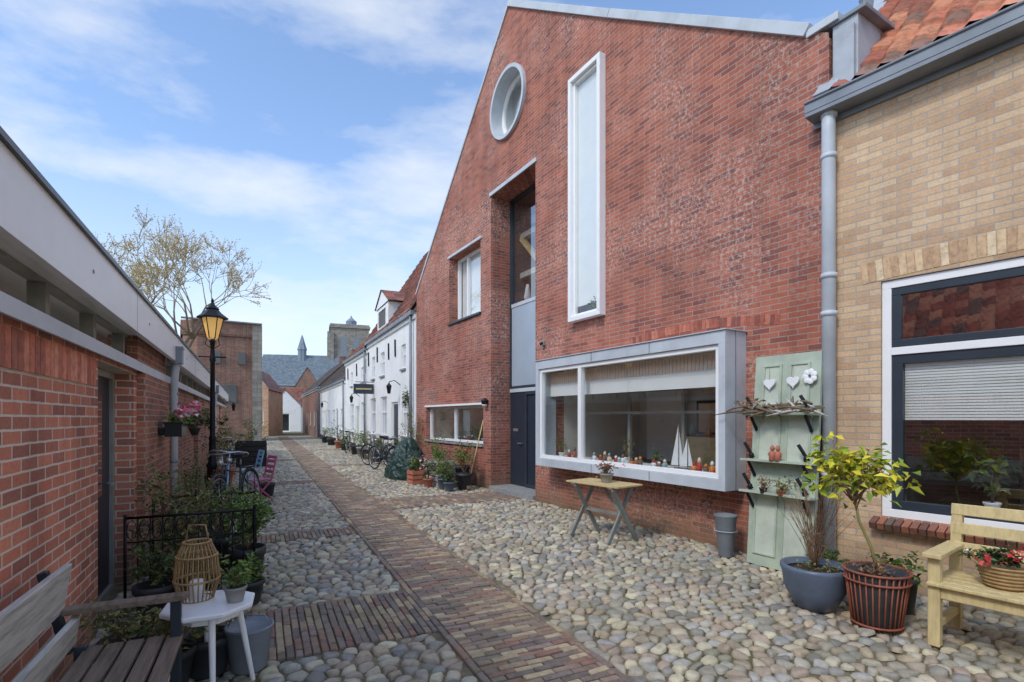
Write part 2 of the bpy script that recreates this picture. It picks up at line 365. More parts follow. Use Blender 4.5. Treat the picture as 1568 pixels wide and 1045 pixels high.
# zinc bay window
mb=MB(); X0,X1,Z0,Z1,PD=.937,4.857,.755,2.61,.39
mb.box(X0,X1,.002,PD,Z1-.15,Z1,'zinc'); mb.box(X0,X1,.002,PD,Z0,Z0+.13,'zinc')
mb.box(X0,X0+.09,.002,PD,Z0+.13,Z1-.15,'zinc'); mb.box(X1-.09,X1,.002,PD,Z0+.13,Z1-.15,'zinc')
mb.box(X0-.02,X1+.02,.003,PD+.02,Z1,Z1+.012,'zinc'); 
for x in (2.1,3.3): mb.box(x,x+.012,PD,PD+.004,Z1-.15,Z1,'zincd'); mb.box(x,x+.012,PD,PD+.004,Z0,Z0+.13,'zincd')
mb.box(X0-.006,X0,.2,.212,Z0,Z1,'zincd')
mb.build('bay_window_zinc',H,bev=.006)
mb=MB(); a,b_,lo,hi=X0+.092,X1-.092,Z0+.132,Z1-.152
fr(mb,a,b_,lo,hi,PD-.11,PD-.03,.06,'white'); mb.box(3.60,3.68,PD-.11,PD-.028,lo+.06,hi-.06,'white')
mb.build('bay_window_frame',H,bev=.004)
mb=MB(); pane(mb,a+.05,b_-.05,lo+.05,hi-.05,PD-.08,'glass'); mb.build('bay_window_glass',H)
mb=MB(); room(mb,1.0,4.8,.80,2.56,-.2,1.9,'room','wood'); mb.box(1.05,4.76,-.25,.26,lo+.0,lo+.03,'white')
mb.box(1.05,4.76,.12,.135,1.98,2.40,'blind')
for i in range(60):
    x=1.06+i*.0615; mb.box(x,x+.03,.137,.15,2.2,2.40,'creamRefl')  # strips paint the opposite tile roof's reflection across the window top
mb.box(1.3,2.3,-1.9,-1.7,.8,1.55,'teal'); mb.box(3.5,4.4,-2.0,-1.9,.8,2.1,'white'); mb.box(1.5,3.0,-1.5,-1.1,.8,1.3,'woodt')
mb.box(2.5,3.3,-2.08,-2.0,1.3,1.9,'frameD'); mb.box(2.55,3.25,-2.0,-1.995,1.35,1.85,'creamRefl')
for x in (1.2,2.2,3.3): mb.box(x,x+.05,-.45,-.40,.85,1.95,'greyp')
mb.box(1.2,4.5,-.44,-.40,1.66,1.70,'greyp')
for k in range(9):
    x=1.6+k*.3; h=R.uniform(.1,.3); mb.lathe([(.04,1.31),(.07,1.31+h*.4),(.03,1.31+h*.8),(.045,1.31+h)],['teal','red','white','orangeT'][k%4],cx=x if x<3 else x,cy=-1.3,n=10) if x<3 else None
mb.lathe([(.02,2.2),(.16,2.0),(.18,1.98)],'creamRefl',cx=2.3,cy=-1.2,n=16); mb.tube([(2.3,-1.2,2.2),(2.3,-1.2,2.55)],.006,'black',4)
mb.build('bay_room',H)
def sailboat(F,x,y,z,h,name='toy_sailboat'):
    mb=MB(); mb.add([(-.09,0,.03),(.09,0,.03),(.05,.025,.0),(-.05,.025,0),(.05,-.025,0),(-.05,-.025,0),(0,.03,.035),(0,-.03,.035)],
      [(0,3,6),(3,2,6),(2,1,6),(0,7,5),(5,7,4),(4,7,1),(0,6,1,7),(3,5,4,2),(0,5,3),(1,2,4)],'wood')
    mb.tube([(0,0,.03),(0,0,h)],.004,'wood',6)
    mb.add([(.008,0,.06),(.12,.012,.06),(.008,0,h*.97)],[(0,1,2)],'white'); mb.add([(-.008,0,.07),(-.09,.01,.07),(-.008,0,h*.85)],[(0,1,2)],'white')
    mb.build(name,None,MP(F,x,y,z))
sailboat(MAIN,1.62,.21,lo+.03,.44); sailboat(MAIN,1.80,.17,lo+.03,.60)
def figurine(F,x,y,z,h,m1,m2,name='figurine'):
    mb=MB(); mb.lathe([(.02,0),(.035,.01),(.03,h*.45),(.018,h*.62)],m1,n=10); mb.lathe([(.004,h*.6),(.022,h*.7),(.024,h*.82),(.014,h*.95),(.003,h)],m2,n=10)
    mb.tube([(-.03,0,h*.3),(-.045,0,h*.45),(-.02,0,h*.6)],.007,m1,5); mb.tube([(.03,0,h*.3),(.045,0,h*.45),(.02,0,h*.6)],.007,m1,5)
    mb.build(name,None,MP(F,x,y,z))
for x,h,m1,m2 in [(1.18,.12,'red','white'),(1.25,.16,'orangeT','white'),(1.34,.12,'wood','orangeT'),(1.44,.19,'red','creamRefl'),(1.52,.13,'orangeT','red'),(2.0,.13,'teal','creamRefl'),(2.1,.09,'wood','white'),(2.2,.11,'white','red'),(2.45,.14,'wood','orangeT'),(2.53,.12,'terra','creamRefl'),(2.62,.1,'orangeT','wood'),(2.8,.15,'white','wood'),(2.88,.1,'teal','white'),(2.95,.12,'red','white'),(3.1,.15,'creamRefl','teal'),(3.2,.17,'wood','creamRefl'),(3.3,.11,'red','orangeT'),(3.45,.14,'white','teal'),(3.8,.13,'greypot','red'),(3.95,.2,'terra','wood'),(4.1,.15,'red','white')]:
    figurine(MAIN,x,.21,lo+.03,h,m1,m2)
def potplant(name,M,r=.12,h=.2,mat='terra',leaf='lgreen',n=150,lr=.18,lh=.2,ls=.05,stems=6,stemmat='twig',flower=None,fn=30):
    mb=MB(); mb.lathe([(r*.7,0),(r*.74,.01),(r*.97,h*.82),(r*1.06,h*.83),(r*1.08,h),(r*.95,h),(r*.93,h*.86)],mat,n=22)
    mb.lathe([(r*.94,h*.85),(r*.5,h*.9)],'soil',n=16)
    mb.stems(0,0,h*.88,stems,lh*1.6,lr*.8,stemmat,.005,leaf,ls,8)
    if n: mb.leaves(0,0,h+lh*.8,lr,lr,lh,n,ls,leaf,clumps=9)
    if flower: mb.leaves(0,0,h+lh*1.2,lr,lr,lh*.7,fn,ls,flower,asp=.9)
    mb.build(name,None,M)
potplant('sill_plant',MP(MAIN,2.3,.05,lo+.03),.05,.08,'terra','lgreen',60,.09,.1,.035)
potplant('sill_plant',MP(MAIN,3.0,-.05,lo+.03),.05,.08,'white','lolive',60,.12,.2,.035)
potplant('sill_plant',MP(MAIN,4.4,.15,lo+.03),.05,.08,'white','lgreen',80,.12,.18,.04)
# tall white window
mb=MB(); x0,x1,z0,z1=3.42,4.25,3.24,7.40
fr(mb,x0,x1,z0,z1,.002,.13,.075,'white'); fr(mb,x0+.078,x1-.078,z0+.078,z1-.078,.0,.07,.045,'white'); mb.build('tall_window_frame',H,bev=.004)
mb=MB(); pane(mb,x0+.1,x1-.1,z0+.1,z1-.1,.03,'glass'); mb.build('tall_window_glass',H)
mb=MB(); room(mb,3.5,4.17,3.32,7.32,-.25,.5,'white'); mb.box(3.505,4.165,-.02,-.005,3.5,7.3,'blind'); mb.leaves(3.72,.01,3.5,.1,.015,.16,40,.06,'ldark'); mb.build('tall_window_blind',H)
# round window
mb=MB()
def ring(r0,r1,ya,yb,mat):
    n=48; vs=[]
    for r,y in ((r0,ya),(r1,ya),(r1,yb),(r0,yb)):
        for j in range(n):
            t=2*math.pi*j/n; vs.append((6.48+r*math.cos(t),y,8.22+r*1.03*math.sin(t)))
    fs=[]
    for k in range(4):
        for j in range(n): fs.append((k*n+j,k*n+(j+1)%n,((k+1)%4)*n+(j+1)%n,((k+1)%4)*n+j))
    mb.add(vs,fs,mat,False)
ring(.63,.70,-.28,.07,'zinc'); ring(.55,.628,-.26,-.2,'white'); mb.build('round_window_frame',H)
mb=MB(); n=40; mb.add([(6.48+.58*math.cos(2*math.pi*j/n),-.23,8.22+.6*math.sin(2*math.pi*j/n)) for j in range(n)],[tuple(range(n))],'glassS'); mb.build('round_window_glass',H)
mb=MB(); room(mb,5.8,7.15,7.5,8.95,-.31,.2,'blind'); mb.build('round_window_room',H)
# tall entrance recess
mb=MB(); D=-.5
mb.box(5.40,7.28,.0,.03,6.53,6.61,'zinc')
fr(mb,5.453,7.237,2.25,6.527,D-.06,D+.02,.06,'frameD'); mb.box(5.513,7.177,D-.05,D+.015,4.08,4.16,'zinc'); 
mb.box(5.513,7.177,D-.04,D,2.31,4.08,'greypanel')
mb.box(5.453,7.237,D-.06,D+.02,2.17,2.25,'zinc')
mb.box(6.62,7.237,D-.06,D+.0,.1,2.17,'doorD'); fr(mb,5.60,6.60,.1,2.17,D-.06,D+.02,.07,'frameD'); mb.box(5.67,6.53,D-.05,D-.01,.17,2.1,'doorD')
mb.box(5.453,5.6,D-.06,D,.1,2.17,'doorD')
mb.box(6.7,6.73,D,D+.05,1.02,1.05,'chrome'); mb.box(6.7,6.85,D+.04,D+.06,1.03,1.05,'chrome'); mb.box(6.9,7.1,D,D+.012,1.3,1.36,'chrome')
mb.box(5.45,7.24,D-.1,.06,-.02,.09,'stoneS')
mb.build('entrance_door',H,bev=.003)
mb=MB(); pane(mb,5.5,7.2,4.15,6.48,D-.03,glassmat('entrance_glass',refl=.22,boost=.8)); mb.build('entrance_glass',H)
mb=MB(); room(mb,5.45,7.24,4.1,6.53,D-.07,1.4,'roomD'); 
for z in (4.85,5.75): mb.beam((5.5,-.8,z),(7.2,-.8,z),.14,.12,'woodg')
mb.beam((5.6,-.75,4.2),(7.15,-.75,5.7),.1,.1,'woodt'); mb.beam((6.85,-1.1,4.2),(6.85,-1.1,6.5),.12,.12,'woodt'); mb.beam((5.6,-1.1,6.3),(7.2,-1.1,6.2),.1,.2,'blind')
mb.lathe([(.05,4.2),(.09,4.3),(.05,4.5),(.03,4.6)],'white',cx=6.9,cy=-.75)
mb.build('entrance_room',H)
# square window
mb=MB(); mb.box(7.70,9.57,.0,.03,5.74,5.80,'zinc'); mb.box(7.72,9.55,-.3,.05,4.0,4.05,'frameD')
fr(mb,7.753,9.517,4.053,5.737,-.32,-.24,.07,'white'); mb.box(8.9,8.96,-.31,-.238,4.123,5.667,'white'); mb.build('square_window_frame',H,bev=.003)
mb=MB(); pane(mb,7.8,9.48,4.1,5.7,-.28,'glassS'); mb.build('square_window_glass',H)
mb=MB(); room(mb,7.75,9.52,4.05,5.74,-.33,2,'room'); mb.box(7.8,9.45,-.36,-.35,4.1,5.7,'blind'); mb.build('square_window_room',H)
# low window
mb=MB(); fr(mb,7.623,11.147,.983,1.897,-.2,-.12,.06,'white'); mb.box(9.4,9.46,-.19,-.118,1.043,1.837,'white'); mb.box(7.6,11.2,.0,.03,1.9,1.95,'white'); mb.box(7.6,11.2,-.1,.05,.93,.98,'stoneS'); mb.build('low_window_frame',H,bev=.003)
mb=MB(); pane(mb,7.66,11.1,1.02,1.86,-.16,'glassR'); mb.build('low_window_glass',H)
mb=MB(); room(mb,7.62,11.15,.98,1.9,-.22,2,'room'); mb.box(7.8,8.5,-1.2,-1,.98,1.6,'teal'); mb.build('low_window_room',H)
for k,x in enumerate((7.9,8.2,8.5,8.9,9.2)): potplant('sill_plant',MP(MAIN,x,-.32,.98),.06,.12,['terra','white','teal','red','orangeT'][k],'lgreen',50,.12,.18,.045)
mb=MB(); mb.lathe([(.02,-.09),(.07,-.07),(.08,-.01),(.085,.0),(.08,.02),(.03,.06)],'black',n=14,M=Matrix.Translation((7.42,.07,1.98))); mb.lathe([(.05,-.12),(.06,-.09),(.06,-.07)],'white',n=14,M=Matrix.Translation((7.42,.07,1.98))); mb.box(7.39,7.45,.0,.07,1.96,2.0,'black'); mb.build('wall_lamp',None,MAIN)
mb=MB(); mb.box(5.1,5.18,.0,.05,2.96,3.04,'greyp'); mb.tube([(5.14,.05,3.0),(5.14,.1,2.98)],.025,'black',10); mb.build('security_camera',None,MAIN)
mb=MB(); mb.box(5.22,5.36,.0,.015,1.4,1.5,'white'); mb.box(5.23,5.35,.015,.018,1.41,1.49,'frameD'); mb.build('house_number_sign',None,MAIN)
# ================================================================= yellow brick house
Y=empty('yellow_brick_house',YEL)
mb=MB(); wall(mb,rect(-7,0,-.1,4.72),[rect(-2.5,-.434,.66,2.90)],.16,'brickY'); mb.box(-.01,.0,-7,-.003,-.1,4.7,'brickY'); mb.build('front_wall',Y)
soldier=island('soldier_bricks_yellow',[c(224,196,156),c(212,180,142),c(198,164,130),c(228,206,170)],.85,.25,.4,60)
soldier2=island('sill_bricks_dark',[c(140,94,78),c(118,84,74),c(156,104,82),c(108,92,78)],.7,.3,.4,60)
mb=MB(); x=-.30
while x>-2.8:
    t=(x+1.47)/1.2; mb.ob(x,-.045,2.998+.05*(1-t*t),.054,.1,.2,soldier,(0,.12*t,0)); x-=.0615
mb.box(-2.7,-.3,-.1,-.02,2.9,3.12,'brickY')
mb.build('lintel_bricks',Y,bev=.003)
mb=MB(); x=-.40
while x>-2.6: mb.ob(x,.02,.617,.055,.2,.065,soldier2,(-.35,0,0)); x-=.064
mb.build('sill_bricks',Y,bev=.004)
mb=MB(); fr(mb,-2.497,-.437,.663,2.897,-.12,-.02,.075,'white'); mb.box(-2.42,-.512,-.12,-.015,2.19,2.26,'white')
fr(mb,-2.42,-.514,2.262,2.82,-.10,-.03,.07,'frameD'); fr(mb,-2.42,-.514,.74,2.188,-.10,-.03,.085,'frameD'); mb.build('window_frame',Y,bev=.004)
mb=MB(); pane(mb,-2.36,-.57,2.3,2.78,-.06,glassmat('upper_light_glass',(.4,.45,.45,1),.55,.6)); pane(mb,-2.36,-.57,.8,2.13,-.06,glassmat('lower_light_glass',refl=.14,boost=.9)); mb.build('window_glass',Y)
mb=MB(); room(mb,-2.497,-.437,.66,2.9,-.17,2.5,'roomD','wood')
for i in range(22): mb.box(-2.35,-.6,-.10,-.09,1.58+i*.026,1.598+i*.026,'blind')
mb.box(-2.35,-.6,-.115,-.105,1.58,2.14,'blind'); mb.box(-2.4,-.5,-.4,-.17,.72,.75,'white')
mb.box(-2.0,-1.2,-1.8,-1.2,.66,1.3,'wood')
mb.build('window_room',Y)
potplant('indoor_plant',MP(YEL,-1.15,-.4,.75),.06,.1,'white','ldark',0,.2,.28,.12,9)
mb=MB()
mb.box(-7,.16,.0,.03,4.60,4.72,'zincd'); mb.box(-7,.16,.03,.22,4.66,4.70,'zincd'); mb.box(-7,.16,.2,.225,4.70,4.80,'zincd'); mb.box(-7,.16,-.02,.01,4.72,4.83,'zincd'); mb.box(.13,.158,.011,.199,4.70,4.79,'zincd')
mb.tube([(-7,.23,4.80),(.16,.23,4.80)],.014,'zincd',8)
for i in range(8): mb.box(-.6-i*.8,-.57-i*.8,.012,.199,4.785,4.79,'zinc')
mb.build('gutter',Y,bev=.003)
roof('roof_tiles',Y,-7,-.03,.1,4.82,3.4,3.7,'tile')
mb=MB(); mb.box(-.03,.06,-.0,.02,4.8,4.9,'lead')
T=Matrix(((-1,0,0,.12),(0,-.677,.736,.1),(0,.736,.677,4.86),(0,0,0,1)))
mb.box(.0,.2,0,5,-.05,.05,'lead',T); mb.build('roof_flashing',Y,bev=.004)
mb=MB(); mb.tube([(-.02,.11,4.70),(-.02,.11,4.5),(-.02,.1,0.05)],.062,'zinc',18)
for z in (4.62,4.2,3.0,2.62,1.0): mb.tube([(-.02,.1,z),(-.02,.1,z+.05)],.074,'zinc',18)
for z in (4.3,2.7,1.1): mb.box(-.05,.01,.0,.1,z,z+.03,'zincd')
mb.build('downpipe',Y)
# ================================================================= left low houses
def left_house(name,u0,u1,segs,wmat,door=None,topz=2.70,wz=2.05,rr=2.6):
    E=empty(name,LEFT); mb=MB()
    wall(mb,rect(-u1,-u0,-.1,wz+.02),[rect(-d[1],-d[0],-.05,wz-.02) for d in segs],.25,wmat)
    mb.build('front_wall',E)
    for d in segs:
        mb=MB(); a,b2=-d[1]+.004,-d[0]-.004
        fr(mb,a,b2,-.04,wz-.024,-.24,-.15,.06,'greyp'); mb.box(a+.06,b2-.06,-.22,-.18,.02,wz-.08,d[2]); mb.box(a+.14,a+.16,-.18,-.12,.98,1.0,'chrome'); mb.box(a+.14,a+.28,-.13,-.11,.98,1.0,'chrome')
        if d[2]=='doorD': mb.box(a+.35,b2-.2,-.182,-.176,.9,1.8,'glassR')
        mb.build('door',E,bev=.003)
    mb=MB(); mb.box(-u1,-u0,-.02,.05,wz+.02,wz+.085,'zinc'); mb.box(-u1,-u0,.05,.065,wz+.0,wz+.09,'zinc')
    x=-u1+.02
    mb.box(-u1,-u0,-.15,-.07,wz+.05,wz+.12,'greyp'); mb.box(-u1,-u0,-.15,-.07,2.40,2.5,'greyp')
    while x<-u0: mb.box(x,x+.07,-.15,-.065,wz+.12,2.40,'greyp'); x+=1.05
    mb.build('clerestory_frame',E,bev=.003)
    mb=MB(); pane(mb,-u1,-u0,wz+.1,2.42,-.11,'glassR'); mb.box(-u1,-u0,-.6,-.5,wz,2.5,'roomD'); mb.build('clerestory_glass',E)
    mb=MB(); mb.box(-u1,-u0,.10,.15,2.34,topz-.03,'white'); mb.box(-u1,-u0,-.5,.10,2.42,2.46,'white'); mb.box(-u1,-u0,-.5,.17,topz-.03,topz,'frameD')
    mb.box(-u0,-u0+.03,-.5,.15,2.34,topz-.03,'white') 
    for k in range(int(u1-u0)//2): mb.lathe([(.012,0),(.014,.004)],'greyp',n=8,M=Matrix.Translation((-u0-1-k*2,.15,2.5))@Matrix.Rotation(-math.pi/2,4,'X'))
    for k in range(int((u1-u0)/3)): mb.box(-u0-2.4-k*3,-u0-2.394-k*3,.15,.1515,2.34,topz-.03,'greyp')
    mb.build('fascia',E,bev=.003)
    roof('roof_tiles',E,-u1,-u0,-.35,topz-.02,rr,rr*.86,'tile',res=4)
    mb=MB(); mb.box(-u1-.02,-u1,-4,-.01,-.1,2.4,wmat); mb.build('side_wall',E)
    return E
E1=left_house('brick_cottage',-9,8.25,[(4.82,6.16,'doorD')],'brickL')
mb=MB(); mb.box(-8.25,-6.3,.002,.07,-.1,2.05,'brickL2'); mb.box(-8.2,-6.3,-.08,.01,2.1,2.42,'brickL2'); mb.build('pier',E1)
solL=island('soldier_left',[c(218,142,114),c(202,126,102),c(176,112,94),c(226,156,130)],.85,.25,.4,60)
mb=MB(); mb.box(-4.7,9,.0,.004,1.825,2.03,plain('mortar',c(214,202,186),.9)); x=8.97
while x>-4.7: mb.ob(x,.0,1.93,.064,.026,.2,solL,(0,R.gauss(0,.01),0)); x-=.075
mb.build('soldier_course',E1,bev=.002)
E2=left_house('brick_cottage',8.3,17,[(8.45,9.3,'white'),(12.2,13.2,'greyp')],'brickL2')
E3=left_house('brick_cottage',17.05,27,[(18.5,19.4,'doorD'),(22,23,'white')],'brickL')
def downpipe(F,x,ztop,name='downpipe'):
    mb=MB(); mb.box(x-.09,x+.09,.06,.22,ztop-.05,ztop+.14,'zincd'); mb.box(x-.1,x+.1,.05,.23,ztop+.14,ztop+.17,'zincd')
    mb.tube([(x,.14,ztop),(x,.14,ztop-.12),(x+.0,.13,ztop-.25),(x-.1,.11,ztop-.42),(x-.12,.11,ztop-.55),(x-.12,.11,.05)],.045,'zinc',14)
    for z in (1.9,1.0): mb.tube([(x-.12,.11,z),(x-.12,.11,z+.04)],.055,'zincd',14)
    mb.build(name,None,F)
downpipe(LEFT,-8.05,2.36); downpipe(LEFT,-17.1,2.36)
# flower box
mb=MB(); mb.ob(0,0,.08,.42,.17,.16,'black'); mb.ob(0,0,.16,.45,.2,.02,'black'); mb.box(-.2,.2,-.14,-.09,.02,.1,'iron')
mb.leaves(0,0,.24,.24,.13,.12,200,.05,'lgreen'); mb.leaves(-.08,.05,.28,.26,.13,.12,130,.055,'fpink',asp=.9); mb.build('flower_box',None,MP(LEFT,-7.3,.22,1.38),bev=.004)
for u,z,mt,r in [(9.8,1.6,'ldry',.16),(10.6,1.45,'ldark',.2),(11.6,1.6,'lolive',.22),(14,1.6,'lgreen',.25),(15.4,1.4,'ldark',.3),(20.5,1.5,'lolive',.4),(24.5,1.6,'lgreen',.4)]:
    mb=MB(); mb.lathe([(.05,-.1),(.09,0),(.1,.02),(.09,.03)],'dkpot',cz=-.05); mb.tube([(0,-.12,.1),(0,-.05,.1),(0,0,.0)],.008,'iron',5); mb.leaves(0,0,.05,r,r*.5,r,120,.06,mt); mb.build('hanging_plant',None,MP(LEFT,-u,.15,z))
# ================================================================= white houses row
def win(mb,g,x0,x1,z0,z1,fm='white',bars=2):
    fr(mb,x0+.003,x1-.003,z0+.003,z1-.003,-.12,-.05,.06,fm)
    for i in range(1,bars+1):
        x=x0+(x1-x0)*i/(bars+1); mb.box(x-.015,x+.015,-.11,-.055,z0+.06,z1-.06,fm)
    zm=z0+(z1-z0)*.6; mb.box(x0+.06,x1-.06,-.11,-.052,zm-.02,zm+.02,fm)
    mb.box(x0-.05,x1+.05,.0,.06,z0-.06,z0,'stoneS'); pane(g,x0+.03,x1-.03,z0+.03,z1-.03,-.09,'glassR')
def house(name,F,x0,x1,eave,wmat,wins,doors,rmat,q,rise,plinth=True,dorm=[],chim=[]):
    E=empty(name,F); mb=MB(); wall(mb,rect(x0,x1,-.1,eave),[rect(*w) for w in wins]+[rect(d[0],d[1],-.05,2.15) for d in doors],.14,wmat)
    zr=eave+rise
    for xx in (x0+.001,x1-.001): mb.add([(xx,-.002,-.1),(xx,-.002,eave),(xx,-q,zr-.05),(xx,-2*q,eave),(xx,-2*q,-.1)],[(0,1,2,3,4)],wmat)
    mb.build('walls',E)
    mb=MB(); g=MB()
    for w in wins: win(mb,g,*w)
    for d in doors:
        fr(mb,d[0]+.003,d[1]-.003,-.04,2.147,-.13,-.05,.07,'white'); mb.box(d[0]+.07,d[1]-.07,-.11,-.08,0,2.08,d[2])
    mb.build('window_frames',E); g.build('glass',E) if g.f else None
    mb=MB(); mb.box(x0+.01,x1-.01,-.9,-.7,.1,eave-.2,'roomD')
    if plinth:
        xs=[x0]+[t for d in sorted(doors) for t in (d[0],d[1])]+[x1]
        for i in range(0,len(xs),2): mb.box(xs[i],xs[i+1],.0,.02,-.1,.35,'black')
    mb.box(x0,x1,.0,.16,eave-.08,eave+.04,'zincd' ); mb.box(x0,x1,.0,.06,eave-.2,eave-.08,'white')
    mb.tube([(x0+.25,.1,eave-.05),(x0+.25,.08,.1)],.045,'zincd',8)
    for cx,w_,h_ in chim: mb.box(cx,cx+w_,-q-.3,-q+.3,zr-.5,zr+h_,'brickOld'); mb.box(cx-.04,cx+w_+.04,-q-.34,-q+.34,zr+h_,zr+h_+.08,'stoneS')
    for dx,dwid in dorm:
        dz=eave+.0; mb.box(dx,dx+dwid,-1.4,.02,dz,dz+1.05,wmat)
        mb.add([(dx-.15,.06,dz+1.05),(dx+dwid+.15,.06,dz+1.05),(dx+dwid/2,.06,dz+1.6),(dx-.15,-1.9,dz+1.05),(dx+dwid+.15,-1.9,dz+1.05),(dx+dwid/2,-1.9,dz+1.6)],[(0,2,1),(0,3,5,2),(1,2,5,4)],'white')
        mb.add([(dx-.2,.1,dz+1.07),(dx+dwid/2,.1,dz+1.67),(dx+dwid/2,-2.1,dz+1.67),(dx-.2,-2.1,dz+1.07)],[(0,1,2,3)],'tileR'); mb.add([(dx+dwid+.2,.1,dz+1.07),(dx+dwid/2,.1,dz+1.67),(dx+dwid/2,-2.1,dz+1.67),(dx+dwid+.2,-2.1,dz+1.07)],[(0,1,2,3)],'tileR')
        fr(mb,dx+.25,dx+dwid-.25,dz+.2,dz+.95,.02,.05,.06,'white'); mb.box(dx+.3,dx+dwid-.3,.021,.03,dz+.25,dz+.9,'roomD')
    mb.build('details',E)
    roof('roof_tiles',E,x0,x1,.1,eave+.03,q+.1,rise,rmat,res=4)
    return E
W1=house('white_house',WHT,0,7.6,4.8,'whitew',[(.8,1.7,1.0,2.3),(3.9,5.0,.9,2.4),(5.9,7,.9,2.4),(1.2,1.75,3.2,4.0),(4.3,5.0,3.2,4.1),(6.1,6.7,3.2,4.1)],[(2.2,3.2,'doorD')],'tileR',2.6,4.2,dorm=[(3.6,1.9)])
W2=house('white_house',WHT,7.62,14,4.6,'whitew',[(8.2,9.2,.9,2.3),(11.3,12.4,.9,2.3),(8.6,9.2,3.2,3.9),(11.6,12.2,3.2,3.9)],[(9.9,10.8,'dgreen')],'tileR',2.4,2.5,chim=[(7.9,.5,.5)])
W3=house('white_house',WHT,14.02,27,3.7,'whitew',[(15,16,.9,2.1),(18.5,19.6,.9,2.1),(21,22,.9,2.1),(24.2,25.2,.9,2.1)],[(17,17.9,'doorD'),(22.8,23.7,'greyp')],'tileD',2.6,2.7,chim=[(18,.6,.5),(26.2,.6,.5)])
W4=house('dark_brick_house',WHT,27.02,45,4.0,'brickOld',[(28,29,.9,2.2),(31.5,32.5,.9,2.2),(35,36,.9,2.2),(39,40,.9,2.2)],[(30,30.9,'white'),(37,37.9,'doorD')],'tileD',2.8,2.8,plinth=False,chim=[(35,.6,.5)])
mb=MB()
for x,z in [(.5,4.1),(2.5,4.0),(3.5,4.0),(5.5,4.1),(7.3,4.1),(8.1,3.9),(10.3,3.9),(13,3.9)]:
    mb.beam((x,.03,z-.3),(x+.03,.03,z+.3),.05,.03,'iron')
mb.build('iron_wall_anchors',W1)
mb=MB(); mb.tube([(0,0,0),(0,.75,0)],.015,'iron',6); mb.tube([(0,0,-.3),(0,.35,-.05)],.01,'iron',6); mb.ob(0,.42,-.28,.05,.8,.4,'frameD'); mb.ob(0,.42,-.28,.056,.62,.06,'woodt'); mb.build('hanging_sign',None,MP(WHT,6.2,0.01,3.05),bev=.004)
def wall_lantern(F,x,z,name='wall_lantern'):
    mb=MB(); mb.tube([(0,0,0),(0,.2,.14),(0,.36,.1),(0,.38,0)],.014,'iron',6); mb.lathe([(.05,-.3),(.09,-.06),(.1,-.05),(.02,.05),(.01,.08)],'iron',cy=.38,n=6,smooth=False); mb.lathe([(.054,-.27),(.084,-.09)],'lampg',cy=.38,n=6,smooth=False); mb.build(name,None,MP(F,x,0,z))
wall_lantern(WHT,1.9,2.7); wall_lantern(WHT,9.6,2.6); wall_lantern(WHT,22,2.6); wall_lantern(LEFT,-26,2.2)
mb=MB()
for k in range(3): 
    pts=[(.6+R.uniform(-.1,.1)+.15*math.sin(j),.05,j*.35) for j in range(8)]; mb.tube(pts,.012,'bark',5)
mb.leaves(.6,.12,2.2,.35,.12,.5,260,.07,'ldark'); mb.build('climbing_rose',None,MP(WHT,0,.02))
# ================================================================= background buildings
def simple_gable(name,M,w,d,eave,ridge,wmat,rmat,wins=[],axis='x'):
    E=empty(name,M); mb=MB()
    if axis=='gable':
        wall(mb,[(-w/2,-.1),(w/2,-.1),(w/2,eave),(0,ridge),(-w/2,eave)],[rect(*q) for q in wins],.15,wmat)
        for x in (-w/2,w/2): mb.add([(x,-.002,-.1),(x,-.002,eave),(x,-d,eave),(x,-d,-.1)],[(0,1,2,3)],wmat)
        mb.build('walls',E); mb=MB()
        mb.add([(-w/2-.15,.1,eave-.1),(0,.1,ridge+.05),(0,-d,ridge+.05),(-w/2-.15,-d,eave-.1)],[(0,1,2,3)],rmat); mb.add([(w/2+.15,.1,eave-.1),(0,.1,ridge+.05),(0,-d,ridge+.05),(w/2+.15,-d,eave-.1)],[(0,1,2,3)],rmat); mb.build('roof',E)
    else:
        wall(mb,rect(-w/2,w/2,-.1,eave),[rect(*q) for q in wins],.15,wmat)
        for x in (-w/2,w/2): mb.add([(x,-.002,-.1),(x,-.002,eave),(x,-d/2,ridge),(x,-d,eave),(x,-d,-.1)],[(0,1,2,3,4)],wmat)
        mb.build('walls',E); roof('roof',E,-w/2-.2,w/2+.2,.15,eave,d/2+.15,ridge-eave,rmat,.4,.5,res=2)
    if wins:
        mb=MB()
        for q in wins: fr(mb,q[0],q[1],q[2],q[3],-.12,-.06,.08,'white'); pane(mb,q[0],q[1],q[2],q[3],-.1,'glassR'); mb.box(q[0],q[1],-.5,-.45,q[2],q[3],'roomD')
        mb.build('windows',E)
    return E
def BG(x,y,rz=0): # local +y faces the street end (towards viewer)
    return Matrix.Translation((x,y,0))@Matrix.Rotation(math.pi+rz,4,'Z')
simple_gable('orange_brick_house',BG(-22.9,45.5,.25),2.6,7,4.2,6.0,'brickOr','tileR',[(-.9,-.2,.9,2.2),(.3,.9,.9,2.2)],'gable')
simple_gable('white_gable_house',BG(-26.4,60,.3),3.4,6,3.0,4.8,'whitew','tileR',[(-.5,.6,0,2.1)],'gable')
simple_gable('brick_shed_house',BG(-31.0,76,.3),8,8,3.2,6.2,'brickOr','tileR',[],'x')
simple_gable('church_nave',BG(-46,112,.2),18,14,8.5,16.0,'stone','slate',[],'x')
simple_gable('church_nave',BG(-57,108,.2),11,12,6.5,12.8,'stone','slate',[],'gable')
simple_gable('brick_town_house',BG(-36.5,92,.3),6,8,5.5,10.6,'brickOld','tileR',[],'gable')
mb=MB(); mb.lathe([(1.0,14.0),(1.0,17.0),(1.15,17.1),(.1,20.5)],'slate',n=8,smooth=False); mb.build('church_roof_turret',None,WP(-48,118))
T=empty('church_tower',BG(-38.0,121,.35)); mb=MB()
